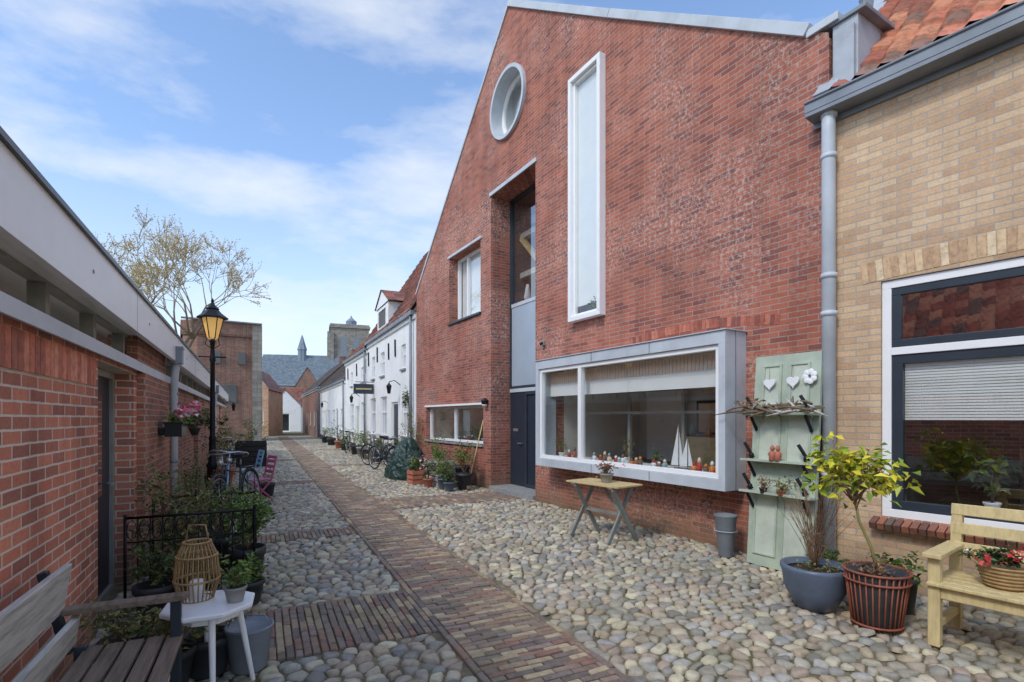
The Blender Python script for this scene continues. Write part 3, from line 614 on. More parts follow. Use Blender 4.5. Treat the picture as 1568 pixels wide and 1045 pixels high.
w=4.3; mb.box(-w,w,-2*w,0,-.1,22.6,'stone'); 
for x in (-w,w): 
    for y in (0,-2*w): mb.box(x-.7,x+.7,y-.7,y+.7,-.1,21.5,'stone')
mb.box(-w-.3,w+.3,-2*w-.3,.3,22.6,23.1,'stone')
for x in (-2.1,0.7): mb.box(x,x+1.4,.0,.04,14,20.5,'zincd'); mb.box(w,w+.04,-2.6-x-1.4-1.5,-2.6-x-1.5,14,20.5,'zincd')  # flat dark panels paint the shade of the recessed blind niches
mb.lathe([(2.6,22.9),(1.2,24.2),(1.3,24.9),(.3,25.8),(.05,26.4)],'slate',cx=-.5,cy=-w,n=8,smooth=False)
mb.box(-w-.1,w+.1,-2*w-.1,.1,23.1,23.5,'stone')
mb.build('tower_body',T)
T=empty('brick_city_tower',SP(-2.6,41.5,0,.12)); mb=MB()
mb.add([(-2.3,-1.6,-.1),(-1.5,-2.3,-.1),(2.3,-2.3,-.1),(2.3,2.3,-.1),(-2.3,2.3,-.1),(-2.25,-1.5,7.2),(-1.45,-2.2,7.2),(2.22,-2.2,7.2),(2.22,2.3,7.2),(-2.25,2.3,7.2)],[(0,1,6,5),(1,2,7,6),(2,3,8,7),(3,4,9,8),(4,0,5,9)],'brickOld')
vs=[]
for z,e in ((7.05,.10),(7.2,.14),(8.0,.12),(8.0,-.3)):
    vs+=[(-2.25-e,-1.5-e*.4,z),(-1.45-e*.4,-2.2-e,z),(2.22+e,-2.2-e,z),(2.22+e,2.3+e,z),(-2.25-e,2.3+e,z)]
fs=[(k*5+j,k*5+(j+1)%5,(k+1)*5+(j+1)%5,(k+1)*5+j) for k in range(3) for j in range(5)]+[(15,16,17,18,19)]
mb.add(vs,fs,'brickOld'); 
mb.ob(0,-2.3,8.03,4.7,.3,.08,'stoneS'); mb.box(1.75,2.36,-2.36,-2.2,-.1,7.9,'stone')
for x in (-.6,.9): mb.box(x,x+.45,-2.34,-2.2,5.2,6.0,'roomD')
mb.box(-.2,.8,-2.34,-2.2,2.6,3.8,'roomD')
mb.build('tower_body',T)
mb=MB(); mb.box(-.2,3.0,0,.35,-.1,2.6,'brickOr'); mb.box(-.25,3.05,-.04,.39,2.6,2.7,'stoneS'); mb.build('garden_wall',None,SP(-2.6,32.5,0,math.pi/2.2))
simple_gable('brick_row_house',MP(LEFT,14.5,.0),10,7,3.4,7.5,'brickL','tile',[(-3,-1.8,.9,2.4),(1,2.2,.9,2.4)],'x')
# ================================================================= ground and paving
g,nt,b=newmat('ground_sand'); tc=N(nt,'ShaderNodeTexCoord').outputs['Object']
f=noise_(nt,tc,5,5,.7); f2=noise_(nt,tc,.9,3,.6)
col=ramp(nt,f,[(.3,c(92,82,64)),(.5,c(132,118,94)),(.7,c(162,146,118))]); col=mixc(nt,ramp(nt,f2,[(.42,(0,0,0)),(.6,(.75,.75,.75))]),col,c(92,96,56))
nt.links.new(col,b.inputs['Base Color']); b.inputs['Roughness'].default_value=.95; bump(nt,b,noise_(nt,tc,60,3,.7),.6,.02)
mb=MB(); mb.add([(-900,-300,-.024),(900,-300,-.024),(900,1500,-.024),(-900,1500,-.024)],[(0,1,2,3)],g); mb.build('ground')
cob=island('cobblestone',[c(184,176,158),c(170,162,146),c(200,190,166),c(154,148,136),c(184,166,140),c(148,144,136),c(206,196,166),c(172,154,136),c(160,158,150),c(192,180,156),c(178,164,146),c(132,128,120),c(164,148,130),c(178,174,164)],.72,.35,.6,38,moss=(*c(138,134,98)[:3],1,.4))
pav=island('clinker_paver',[c(150,130,114),c(138,118,106),c(164,140,118),c(130,116,106),c(184,166,136),c(146,128,118),c(152,122,104),c(136,124,114),c(172,154,126),c(142,112,98),c(122,110,102)],.8,.25,.5,50,moss=(*c(124,120,92)[:3],1,.45))
B0,B1=1.20,2.05
patches=[(-.75,B0,3.75,4.75),(-.9,B0,7.35,7.85),(-.9,B0,13.5,14.2),(B1,4.75,9.1,10.3),(B1,4.3,18,18.6),(-.9,B0,21,21.7),(B1,4.3,27,27.6)]
def inpatch(x,y):
    for p in patches:
        if p[0]<=x<=p[1] and p[2]<=y<=p[3]: return True
    return False
def cobbles(name,x0,x1,y0,y1,d,hi):
    pts=[];row=0;y=y0-.4
    while y<y1+.4:
        x=x0-.4+(row%2)*d*.5
        while x<x1+.4: pts.append(Vector((x+R.gauss(0,d*.2),y+R.gauss(0,d*.17)))); x+=d*R.uniform(.8,1.45)
        y+=d*.82; row+=1
    vo,_,fo,_,_,_=delaunay_2d_cdt(pts,[],[],0,1e-6)
    inc=[[] for _ in vo]
    for t in fo:
        a,b_,c_=[vo[i] for i in t]
        dd=2*(a.x*(b_.y-c_.y)+b_.x*(c_.y-a.y)+c_.x*(a.y-b_.y))
        if abs(dd)<1e-9: continue
        A,Bq,C=a.length_squared,b_.length_squared,c_.length_squared
        ctr=((A*(b_.y-c_.y)+Bq*(c_.y-a.y)+C*(a.y-b_.y))/dd,(A*(c_.x-b_.x)+Bq*(a.x-c_.x)+C*(b_.x-a.x))/dd)
        for i in t: inc[i].append(ctr)
    mb=MB(); i0=mb.mi(cob); V=mb.v;F=mb.f
    for p,cell in zip(vo,inc):
        if not(x0<p.x<x1 and y0<p.y<y1) or len(cell)<4: continue
        if B0-.01<p.x<B1+.01 or inpatch(p.x,p.y): continue
        if p.x<-1.05-.02*max(0,p.y): continue
        cell=sorted(cell,key=lambda q:math.atan2(q[1]-p.y,q[0]-p.x)); n=[]
        for qx,qy in cell:
            if math.hypot(qx-p.x,qy-p.y)>d*1.1:
                s_=d*1.1/math.hypot(qx-p.x,qy-p.y); qx,qy=p.x+(qx-p.x)*s_,p.y+(qy-p.y)*s_
            if p.x<=B0: qx=min(qx,B0)
            if p.x>=B1: qx=max(qx,B1)
            for P in patches:
                if P[0]<=p.x<=P[1]+.001:
                    if p.y<=P[2]: qy=min(qy,P[2])
                    elif p.y>=P[3]: qy=max(qy,P[3])
            if not n or math.hypot(qx-n[-1][0],qy-n[-1][1])>d*.12: n.append((qx,qy))
        if len(n)<3: continue
        cx=sum(q[0] for q in n)/len(n); cy=sum(q[1] for q in n)/len(n)
        sh=R.uniform(.82,.93); n=[(cx+(q[0]-cx)*sh,cy+(q[1]-cy)*sh) for q in n]
        m=[]
        for j in range(len(n)):
            a=n[j];b_=n[(j+1)%len(n)]; k1=R.uniform(.16,.26)
            m.append((a[0]*(1-k1)+b_[0]*k1,a[1]*(1-k1)+b_[1]*k1)); m.append((a[0]*k1+b_[0]*(1-k1),a[1]*k1+b_[1]*(1-k1)))
        k=len(m); o=len(V); h=R.uniform(.028,.042); tx,ty=R.gauss(0,.09),R.gauss(0,.09); zo=R.gauss(.002,.005)
        rings=[(1,-1),(.93,-.42),(.78,-.14),(.45,0)] if hi else [(1,-.9),(.8,-.1)]
        ox,oy=R.gauss(0,.014),R.gauss(0,.014)
        for s_,zz in rings:
            for qx,qy in m:
                x=cx+(qx-cx)*s_+ox*(1-s_); y=cy+(qy-cy)*s_+oy*(1-s_)
                V.append((x,y,h*zz+zo+(x-cx)*tx+(y-cy)*ty+(R.gauss(0,.0015) if s_<.99 else 0)))
        for r in range(len(rings)-1):
            for j in range(k): F.append((o+r*k+j,o+r*k+(j+1)%k,o+(r+1)*k+(j+1)%k,o+(r+1)*k+j))
        F.append(tuple(o+(len(rings)-1)*k+j for j in range(k)))
    mb.m=[0]*len(F); mb.s=[True]*len(F); mb.build(name,None,S)
cobbles('cobblestone_paving',-1.3,6.2,-1.5,15,.112,True); cobbles('cobblestone_paving',-2.2,4.6,15,48,.16,False)
mb=MB(); mb.mi(pav)
def paver(x0,x1,y0,y1):
    z=R.gauss(0,.0026)+.002; e=.005; g_=.0042; tl=R.gauss(0,.003); j=R.gauss(0,.002)
    x0+=g_+j;x1-=g_-j;y0+=g_+j;y1-=g_-j
    o=len(mb.v)
    mb.v+= [(x0,y0,-.04),(x1,y0,-.04),(x1,y1,-.04),(x0,y1,-.04),(x0,y0,z-e),(x1,y0,z-e+tl),(x1,y1,z-e+tl),(x0,y1,z-e),(x0+e,y0+e,z),(x1-e,y0+e,z+tl),(x1-e,y1-e,z+tl),(x0+e,y1-e,z)]
    for f in ((0,1,5,4),(1,2,6,5),(2,3,7,6),(3,0,4,7),(4,5,9,8),(5,6,10,9),(6,7,11,10),(7,4,8,11),(8,9,10,11)): mb.f.append(tuple(o+i for i in f)); mb.m.append(0); mb.s.append(False)
y=-1.5;row=0
while y<48:
    w0=.2; off=(row%2)*.1
    xs=[B0+.055]; xx=B0+.055+(w0-off if off else w0)
    while xx<B1-.06: xs.append(xx+R.gauss(0,.004)); xx+=w0
    xs.append(B1-.055)
    for i in range(len(xs)-1):
        if xs[i+1]-xs[i]>.03: paver(xs[i],xs[i+1],y,y+.058)
    y+=.058;row+=1
y=-1.5
while y<48: paver(B0,B0+.055,y,y+.205); paver(B1-.055,B1,y+.1,y+.305); y+=.205
for p in patches:
    x=p[0]; k=0
    while x<p[1]-.03:
        y=p[2]-(k%2)*.1
        while y<p[3]-.03:
            paver(x,min(x+.056,p[1]),max(y,p[2]),min(y+.2,p[3])); y+=.2
        x+=.056;k+=1
mb.build('brick_paved_path',None,S)
mb=MB()
for _ in range(1400):
    x=R.uniform(-1,5.2); y=R.uniform(.5,16)
    if B0<x<B1 and R.random()<.8: continue
    if R.random()<.55: x=R.choice([R.uniform(4.3,5.2),R.uniform(-1,-.3)])
    if noise.noise(Vector((x*.8,y*.8,3)))<-.05: continue
    for k in range(R.randint(3,8)): mb.leaf(Vector((x+R.gauss(0,.02),y+R.gauss(0,.02),-.012)),R.uniform(.015,.038),'lolive' if R.random()<.6 else 'lgreen',.35)
# weeds along the foot of the red wall
for k in range(160):
    s_=R.uniform(.3,11.8); q=(S.inverted()@MAIN)@Vector((s_,R.uniform(.01,.06),0))
    if 5.3<s_<7.3: continue
    for j in range(5): mb.leaf(Vector((q.x+R.gauss(0,.02),q.y+R.gauss(0,.02),-.005)),R.uniform(.02,.06),'lolive' if R.random()<.5 else 'lgreen',.3)
mb.build('joint_weeds',None,S)
# ================================================================= street furniture, right side
mb=MB(); L,Wd,h=.92,.5,.74
for i in range(5): mb.box(-L/2,L/2,-Wd/2+i*.1+.004,-Wd/2+(i+1)*.1-.004,h-.022,h,'woodt')
for x in (-.33,.33):
    mb.beam((x-.03,-.24,.0),(x-.03,.22,h-.045),.03,.055,'woodtg'); mb.beam((x+.03,.24,.0),(x+.03,-.22,h-.045),.03,.055,'woodtg'); mb.box(x-.03,x+.03,-.24,.24,h-.045,h-.023,'woodtg')
mb.box(-.33,.33,-.02,.02,.33,.37,'woodtg'); mb.beam((-.3,0,.36),(.0,.0,h-.05),.02,.04,'woodtg')
mb.build('wooden_folding_table',None,MP(MAIN,2.42,.92,0,.12),bev=.003)
potplant('potted_dry_plant',MP(MAIN,2.38,.9,.742),.09,.12,'greypot','ldry',110,.14,.08,.045,12,flower='fpink',fn=8)
# green shutter door
mb=MB(); w,hh=.72,2.28
mb.box(0,w,0,.04,0,hh,'dgreen')
for z0,z1 in ((.12,.95),(1.08,1.62)):
    for x in (.07,.39): mb.box(x,x+.26,.041,.046,z0,z1,'dgreenl'); fr(mb,x,x+.26,z0,z1,.046,.056,.02,'dgreen')
for x in (.1,.4): 
    fr(mb,x,x+.22,1.72,2.18,.04,.06,.025,'dgreen'); mb.box(x+.026,x+.194,.041,.047,1.746,2.154,'dgreenl'); 
for z in (.78,1.12,1.62):
    mb.box(-.03,w+.03,.04,.2,z,z+.025,'dgreen')
    for x in (.06,w-.06): mb.beam((x,.05,z-.16),(x,.18,z-.005),.02,.03,'iron'); mb.lathe([(.02,0),(.028,.03),(.02,.06)],'iron',cx=x,cy=.13,cz=z+.03,n=10); mb.tube([(x-.02,.12,z+.04),(x+.07,.16,z+.2)],.018,'iron',8)
for k in range(7):
    a=k*.9; mb.lathe([(.0,-.012),(.03,-.006),(.034,.0),(.03,.01),(.0,.014)],'white',n=10,M=Matrix.Translation((.09+.045*math.cos(a),.075,2.02+.05*math.sin(a)))@Matrix.Rotation(-math.pi/2,4,'X'))
o=mb.build('old_green_door',None,MAIN@Matrix.Translation((-.02,.30,0))@Matrix.Rotation(.075,4,'X'),bev=.003)
def heart(F,x,y,z,s,mat='white'):
    mb=MB(); pts=[]
    for i in range(24):
        t=2*math.pi*i/24; pts.append((s*.06*math.sin(t)**3,s*(.8125*math.cos(t)-.3125*math.cos(2*t)-.125*math.cos(3*t)-.0625*math.cos(4*t))*.06))
    n=24; vs=[(a,0,b_) for a,b_ in pts]+[(a,.02,b_) for a,b_ in pts]
    mb.add(vs,[tuple(range(n)),tuple(range(2*n-1,n-1,-1))]+[(i,(i+1)%n,n+(i+1)%n,n+i) for i in range(n)],mat); mb.tube([(0,.01,.04*s),(0,.01,.15*s)],.002,'twig',4); mb.build('heart_ornament',None,MP(F,x,y,z))
heart(MAIN,.24,.22,1.98,1.1); heart(MAIN,.50,.22,1.97,1.1); heart(MAIN,.05,.26,1.62,.7,'greypot')
mb=MB()
for i in range(75):
    a=Vector((R.uniform(-.4,.38),R.uniform(-.05,.06),R.uniform(-.02,.07))); d=Vector((R.gauss(0,.15),R.gauss(0,.05),R.gauss(0,.05))); mb.tube([a,a+d*.5+Vector((0,0,.01)),a+d],[.012,.014,.005],'bark' if i%3 else 'woodg',5)
mb.leaves(0,0,.04,.4,.08,.08,70,.06,'ldry')
mb.build('driftwood_garland',None,MP(MAIN,.32,.36,1.66))
for x,z in ((.3,1.145),(.36,1.145)): figurine(MAIN,x,.40,z,.17,'terra','terra','clay_ornament')
potplant('small_potted_plant',MP(MAIN,.25,.42,.80),.05,.06,'terra','lolive',60,.13,.06,.04,8); potplant('small_potted_plant',MP(MAIN,.45,.42,.80),.04,.06,'dkpot','ldry',40,.08,.06,.03,8)
mb=MB(); mb.lathe([(.075,0),(.08,.01),(.12,.46),(.128,.47),(.128,.48),(.112,.48),(.10,.3)],'zincd',n=24); mb.tube([(.125*math.cos(t),.125*math.sin(t),.3) for t in [i*.26 for i in range(24)]],.004,'zinc',5,True); mb.build('zinc_vase',None,MP(MAIN,.98,.32))
mb=MB(); mb.lathe([(.13,0),(.15,.01),(.235,.17),(.25,.29),(.265,.33),(.262,.36),(.235,.36),(.23,.3)],'bluepot',n=32); mb.lathe([(.23,.31),(.1,.33)],'soil')
mb.stems(0,0,.3,60,.8,.32,'twig',.0035,'ldry',.02,3); mb.leaves(0,0,.42,.2,.2,.1,140,.03,'lolive'); mb.build('blue_planter_shrub',None,WP(2.56,4.36))
mb=MB(); mb.lathe([(.14,0),(.15,.01),(.2,.42),(.2,.43),(.18,.43),(.17,.36)],'dkpot',n=24); mb.lathe([(.17,.37),(.08,.39)],'soil')
for i in range(30):
    t=i*2*math.pi/30; mb.tube([(.158*math.cos(t),.158*math.sin(t),.0),(.212*math.cos(t),.212*math.sin(t),.43)],.006,'cane',5)
for z,r in ((.03,.165),(.36,.212),(.43,.22)): mb.tube([(r*math.cos(i*.21),r*math.sin(i*.21),z) for i in range(30)],.009,'cane',5,True)
mb.stems(0,0,.36,14,.15,.2,'twig',.004,'ldry',.04,6)
st=[(.02,.0,.37),(-.04,.0,.6),(-.12,.02,.8),(-.17,.0,1.0)]; mb.tube(st,[.013,.012,.011,.01],'lolive',8)
for i in range(18):
    a=i*.9; rr=R.uniform(.12,.26); e=Vector((-.19+rr*math.cos(a),rr*math.sin(a),R.uniform(1.04,1.44))); mb.tube([(-.16,.0,.9+.01*i),(-.18+.1*math.cos(a),.1*math.sin(a),1.08),e],[.007,.005,.003],'twig',5)
    for k in range(14): mb.leaf(e+Vector((R.gauss(0,.06),R.gauss(0,.06),R.gauss(-.02,.05))),R.uniform(.06,.12),'llemon',.5)
mb.leaves(-.19,0,1.22,.3,.26,.2,190,.095,'llemon',asp=.5,clumps=10,sg=.4); mb.build('lemon_tree',None,WP(2.805,3.97))
potplant('terracotta_potted_plant',WP(3.2,4.25),.12,.3,'dkpot','lgreen',90,.16,.1,.06)
potplant('terracotta_potted_plant',WP(2.86,4.62),.11,.25,'terra','lgreen',90,.15,.1,.06)
# pine garden bench, right
BR=frameM(2.93,3.64,nrm(.594,-.804),nrm(.804,.594))
mb=MB(); Lb=1.45
for x in (0,Lb-.07):
    mb.box(x,x+.07,0,.07,0,.62,'woody'); mb.box(x,x+.07,.50,.57,0,.6,'woody'); mb.beam((x+.035,.535,.55),(x+.035,.60,.93),.065,.065,'woody')
    mb.box(x-.02,x+.09,-.05,.56,.622,.655,'woody'); mb.box(x+.01,x+.06,.07,.50,.33,.40,'woody'); mb.box(x+.01,x+.06,.07,.5,.12,.17,'woody')
for i in range(5): mb.box(-.0,Lb,-.03+i*.105,-.03+i*.105+.095,.425,.45,'woody')
mb.box(.07,Lb-.07,.01,.05,.34,.42,'woody')
for z,y in ((.90,.60),(.76,.578),(.62,.555)): mb.ob(Lb/2,y-.03,z,Lb-.0,.025,.085,'woody',(-.17,0,0))
mb.build('pine_garden_bench',None,BR,bev=.006)
mb=MB(); mb.lathe([(.09,0),(.1,.01),(.14,.12),(.15,.15),(.13,.15),(.12,.1)],'wicker',n=22)
for z in (.02,.045,.07,.095,.12,.148): mb.tube([((.1+z*.33)*math.cos(i*.26),(.1+z*.33)*math.sin(i*.26),z) for i in range(24)],.009,'wicker',5,True)
for s_ in (-1,1): mb.tube([(s_*.13,0,.13),(s_*.17,0,.2),(s_*.12,0,.24),(s_*.1,0,.15)],.008,'wicker',5)
mb.leaves(0,0,.2,.19,.17,.07,260,.05,'ldark'); mb.leaves(0,0,.22,.17,.15,.06,50,.035,'fred',asp=.9); mb.leaves(0,0,.2,.18,.16,.06,20,.03,'fpink',asp=.9)
mb.build('flower_basket',None,BR@Matrix.Translation((.36,.24,.452)))
# items by the low window
mb=MB(); n1,n2=30,18; vs=[];fs=[]
for i in range(n2+1):
    t=i/n2
    for j in range(n1):
        a=2*math.pi*j/n1; rr=math.sqrt(max(0,1-t*t))*(1 if t<1 else 0)
        fold=1+.10*math.sin(a*7+t*3)*(1-t)+.05*math.sin(a*13)
        x=.80*rr*math.cos(a)*fold; y=.50*rr*math.sin(a)*fold; z=t*(.92+.14*math.cos(x*6)+.14*noise.noise(Vector((x*3,y*3,t*2))))
        vs.append((x+.03*noise.noise(Vector((a,t*5,1))),y,z))
for i in range(n2):
    for j in range(n1): fs.append((i*n1+j,i*n1+(j+1)%n1,(i+1)*n1+(j+1)%n1,(i+1)*n1+j))
mb.add(vs,fs,'tarp',True)
for x in (-.62,.62): mb.tube([(x+.3*math.cos(i*.4),-.0,.32+.3*math.sin(i*.4)) for i in range(16)],.02,'rubber',6,True)
mb.tube([(.5,-.35,1.02),(.55,-.2,1.06),(.58,0,1.0),(.55,.2,1.06),(.5,.35,1.02)],.014,'chrome',6)
o=mb.build('tarp_covered_bicycle',None,MP(MAIN,10.4,.85))
tx=bpy.data.textures.new('crumple','CLOUDS'); tx.noise_scale=.14
sd=o.modifiers.new('s','SUBSURF'); sd.levels=2; sd.render_levels=2
dp=o.modifiers.new('d','DISPLACE'); dp.texture=tx; dp.strength=.16; dp.mid_level=.5
def crate(name,M,w,d,h,mat='wood',slats=4,leaf=None):
    mb=MB()
    for i in range(slats):
        z=i*h/slats; zz=z+h/slats*.8
        mb.box(-w/2,w/2,-d/2,-d/2+.018,z,zz,mat); mb.box(-w/2,w/2,d/2-.018,d/2,z,zz,mat); mb.box(-w/2,-w/2+.018,-d/2+.02,d/2-.02,z,zz,mat); mb.box(w/2-.018,w/2,-d/2+.02,d/2-.02,z,zz,mat)
    for x in (-w/2+.02,w/2-.05):
        for y in (-d/2+.02,d/2-.05): mb.box(x,x+.03,y,y+.03,0,h,mat)
    mb.box(-w/2+.02,w/2-.02,-d/2+.02,d/2-.02,.02,h*.8,'soil')
    if leaf: mb.leaves(0,0,h+.12,w*.5,d*.5,.2,320,.06,leaf); mb.stems(0,0,h*.8,14,.45,w*.4,'twig',.005)
    mb.build(name,None,M,bev=.003)
crate('wooden_planter_crate',MP(MAIN,8.65,.65),.85,.45,.6,'woodg',5,'lgreen'); crate('wooden_planter_crate',MP(MAIN,9.15,1.05),.4,.32,.34,'terra',3,'lgreen')
for x,y,r,h,mt,lf,fl in [(7.6,.5,.18,.36,'dkpot','lgreen','fred'),(8.0,.35,.17,.5,'dkpot','lolive',None),(7.9,.85,.15,.24,'bluepot','lgreen',None),(8.35,1.05,.12,.2,'terra','ldark','fpink'),(9.45,.4,.2,.5,'dkpot','lgreen',None),(11.5,.4,.2,.4,'dkpot','lolive',None),(7.5,.9,.12,.2,'bluepot','ldark',None),(8.2,.75,.12,.3,'greypot','lolive',None)]:
    potplant('potted_plant',MP(MAIN,x,y),r,h,mt,lf,240,r*1.7,r*2.0,.06,12,flower=fl)
mb=MB(); mb.tube([(0,.45,.05),(0,.06,1.55)],.014,'woodt',8); mb.ob(0,.47,.06,.32,.06,.06,'wood'); mb.leaves(0,.47,.0,.15,.03,.06,80,.05,'ldry',asp=.1); mb.build('broom',None,MP(MAIN,7.5,0))
mb=MB(); mb.stems(0,0,.0,22,1.7,.4,'bark',.01,'lgreen',.06,18); mb.build('climbing_shrub',None,MP(MAIN,11.6,.2))
def bicycle(name,M,frame='frameD'):
    mb=MB(); r=.34
    for x in (-.54,.54):
        mb.tube([(x+r*math.cos(i*math.pi/14),0,r+.02+r*math.sin(i*math.pi/14)) for i in range(28)],.018,'rubber',6,True)
        mb.tube([(x+(r-.03)*math.cos(i*math.pi/14),0,r+.02+(r-.03)*math.sin(i*math.pi/14)) for i in range(28)],.008,'chrome',5,True)
        for i in range(12): a=i*math.pi/6; mb.tube([(x,0,r+.02),(x+.31*math.cos(a),0,r+.02+.31*math.sin(a))],.0018,'chrome',3)
        mb.tube([(x+(r+.035)*math.cos(t),0,r+.02+(r+.035)*math.sin(t)) for t in [i*.2+.3 for i in range(13)]],.016,frame,5)
        mb.tube([(x,-.05,r+.02),(x,.05,r+.02)],.02,'chrome',8)
    bb=(-.08,0,.3); seat=(-.24,0,.82); hd=(.38,0,.86); ra=(-.54,0,.36); fa=(.54,0,.36)
    for a,b_ in ((bb,seat),(bb,(.42,0,.7)),((-.2,0,.7),(.4,0,.8)),(ra,bb),(ra,(-.2,0,.72)),(fa,hd)): mb.tube([a,b_],.016,frame,7)
    mb.tube([seat,(-.26,0,.95)],.012,'chrome',6); mb.tube([hd,(.36,0,1.02)],.012,'chrome',6)
    mb.tube([(.2,-.28,1.02),(.32,-.24,1.05),(.38,0,1.04),(.32,.24,1.05),(.2,.28,1.02)],.012,'chrome',6)
    mb.ob(-.27,0,.97,.26,.16,.06,'black'); mb.ob(-.08,0,.3,.16,.06,.03,'chrome'); mb.tube([(-.08,.07,.3),(.06,.1,.22)],.01,'chrome',5); mb.ob(.08,.13,.22,.09,.08,.02,'black'); mb.tube([(-.08,-.07,.3),(-.22,-.1,.38)],.01,'chrome',5); mb.ob(-.24,-.13,.38,.09,.08,.02,'black')
    mb.ob(-.56,0,.76,.34,.12,.015,'iron'); mb.tube([(-.54,.06,.36),(-.6,.06,.75)],.006,'iron',4); mb.tube([(-.54,-.06,.36),(-.6,-.06,.75)],.006,'iron',4); mb.lathe([(.01,0),(.045,.03),(.045,.08)],'chrome',cx=.44,cz=.86,n=10)
    mb.build(name,None,M)
bicycle('bicycle',SP(-.33,9.5,0,-1.95)@Matrix.Rotation(.1,4,'X')); bicycle('bicycle',SP(-.6,10.0,0,-1.5)@Matrix.Rotation(-.1,4,'X'),'blue')
bicycle('bicycle',MP(WHT,2.0,.7,0,.5)); bicycle('bicycle',MP(MAIN,12.6,.8,0,.25)); bicycle('bicycle',MP(WHT,9.5,.55,0,-.3)); bicycle('bicycle',SP(-.75,16,0,1.5))
for x,y,r,h,mt,lf in [(.7,.4,.2,.4,'dkpot','ldark'),(3.6,.4,.2,.35,'dkpot','lgreen'),(5.3,.5,.24,.4,'dkpot','lolive'),(6.6,.45,.2,.4,'greypot','lgreen'),(8,.45,.22,.4,'dkpot','lolive'),(11.2,.45,.2,.35,'dkpot','lgreen'),(13,.45,.25,.4,'terra','ldark'),(16.4,.45,.25,.4,'dkpot','lgreen'),(19.8,.45,.2,.4,'dkpot','lolive')]:
    potplant('potted_shrub',MP(WHT,x,y),r,h,mt,lf,220,r*1.5,r*1.8,.07,9)
mb=MB(); mb.box(-.7,.7,-.2,.2,.4,.45,'wood'); mb.box(-.7,.7,-.2,-.17,.5,.85,'wood')
for x in (-.65,.6): mb.box(x,x+.05,-.2,.2,0,.4,'wood'); mb.box(x,x+.05,-.2,-.15,.45,.85,'wood')
mb.build('street_bench',None,MP(WHT,4.5,.4,0,0)); 
# ================================================================= left side props
mb=MB()
mb.lathe([(.14,0),(.14,.25),(.10,.3),(.09,.7),(.11,.74),(.07,.8),(.055,1.2),(.065,1.24),(.045,1.28),(.038,2.6),(.055,2.64),(.04,2.7),(.03,2.95),(.06,2.98),(.03,3.02)],'iron',n=14)
mb.tube([(-.22,0,2.7),(.22,0,2.7)],.014,'iron',6)
mb.lathe([(.07,3.02),(.09,3.04),(.17,3.40)],'lampg',n=6,smooth=False)
for i in range(6): a=i*math.pi/3; mb.tube([(.09*math.cos(a),.09*math.sin(a),3.03),(.175*math.cos(a),.175*math.sin(a),3.41)],.009,'iron',5)
for i in range(4): a=i*math.pi/2+.4; mb.tube([(.03*math.cos(a),.03*math.sin(a),2.86),(.12*math.cos(a),.12*math.sin(a),2.92),(.09*math.cos(a),.09*math.sin(a),3.04)],.008,'iron',5)
mb.lathe([(.25,3.39),(.255,3.41),(.14,3.50),(.10,3.55),(.11,3.57),(.05,3.63),(.02,3.68),(.03,3.71),(.005,3.76)],'iron',n=6,smooth=False)
mb.build('street_lamp',None,SP(-.80,10.75))
mb=MB(); a0,a1=1.75,3.32
BT=S@Matrix.Translation((-.88,0,0))
for i in range(5): mb.box(.07+i*.088,.07+i*.088+.074,a0,a1,.405,.43,'wood')
mb.ob(-.01,(a0+a1)/2,.75,.03,a1-a0-.02,.24,'woodg',(0,.14,0)); mb.ob(.03,(a0+a1)/2,.53,.03,a1-a0-.02,.14,'woodg',(0,.14,0))
for y in (a0+.03,a1-.03):
    mb.box(.44,.49,y-.025,y+.025,0,.62,'frameD'); mb.beam((.06,y,0),(.06,y,.45),.05,.05,'frameD'); mb.beam((.01,y,.42),(-.09,y,.84),.05,.04,'frameD')
    mb.box(-.01,.52,y-.04,y+.04,.62,.65,'wood'); mb.box(.05,.45,y-.02,y+.02,.36,.40,'frameD')
mb.build('weathered_garden_bench',None,BT,bev=.005)
mb=MB(); mb.lathe([(.2,.485),(.245,.49),(.25,.5),(.25,.515),(.24,.52)],'white',n=8,smooth=False)
mb.lathe([(.17,.44),(.17,.485)],'white',n=8,smooth=False)
for i in range(4): a=i*math.pi/2+.6; mb.tube([(.15*math.cos(a),.15*math.sin(a),.47),(.23*math.cos(a),.23*math.sin(a),0)],[.02,.014],'white',8)
mb.build('white_side_table',None,WP(-1.77,3.02),bev=.003)
mb=MB()
for i in range(26):
    t=i*2*math.pi/26; mb.tube([(.085*math.cos(t),.085*math.sin(t),0),(.12*math.cos(t),.12*math.sin(t),.12),(.105*math.cos(t),.105*math.sin(t),.26),(.07*math.cos(t),.07*math.sin(t),.34)],.004,'wicker',4)
for z,r in ((.0,.085),(.12,.12),(.26,.106),(.34,.072)): mb.tube([(r*math.cos(i*.26),r*math.sin(i*.26),z) for i in range(24)],.007,'wicker',5,True)
mb.lathe([(.04,.0),(.04,.1),(.036,.11)],'blind',n=12); mb.tube([(-.07,0,.34),(-.05,0,.44),(.05,0,.44),(.07,0,.34)],.005,'wicker',5); mb.build('wicker_lantern',None,WP(-1.88,3.08,.52))
potplant('potted_succulent',WP(-1.63,3.04,.52),.06,.09,'greypot','lgreen',110,.09,.07,.035,10)
mb=MB(); mb.lathe([(.1,0),(.105,.01),(.14,.26),(.147,.27),(.14,.28),(.13,.26)],'zincd',n=22); mb.tube([(-.14,0,.26),(-.1,0,.34),(.1,0,.34),(.14,0,.26)],.005,'zincd',5); mb.build('zinc_bucket',None,WP(-1.68,3.30))
for bx,a in ((-.5,3.62),(-.75,3.9),(-.3,3.75)): potplant('garden_pot',SP(bx,a),.14,.24,'dkpot','lolive',170,.2,.14,.05,12)
mb=MB()
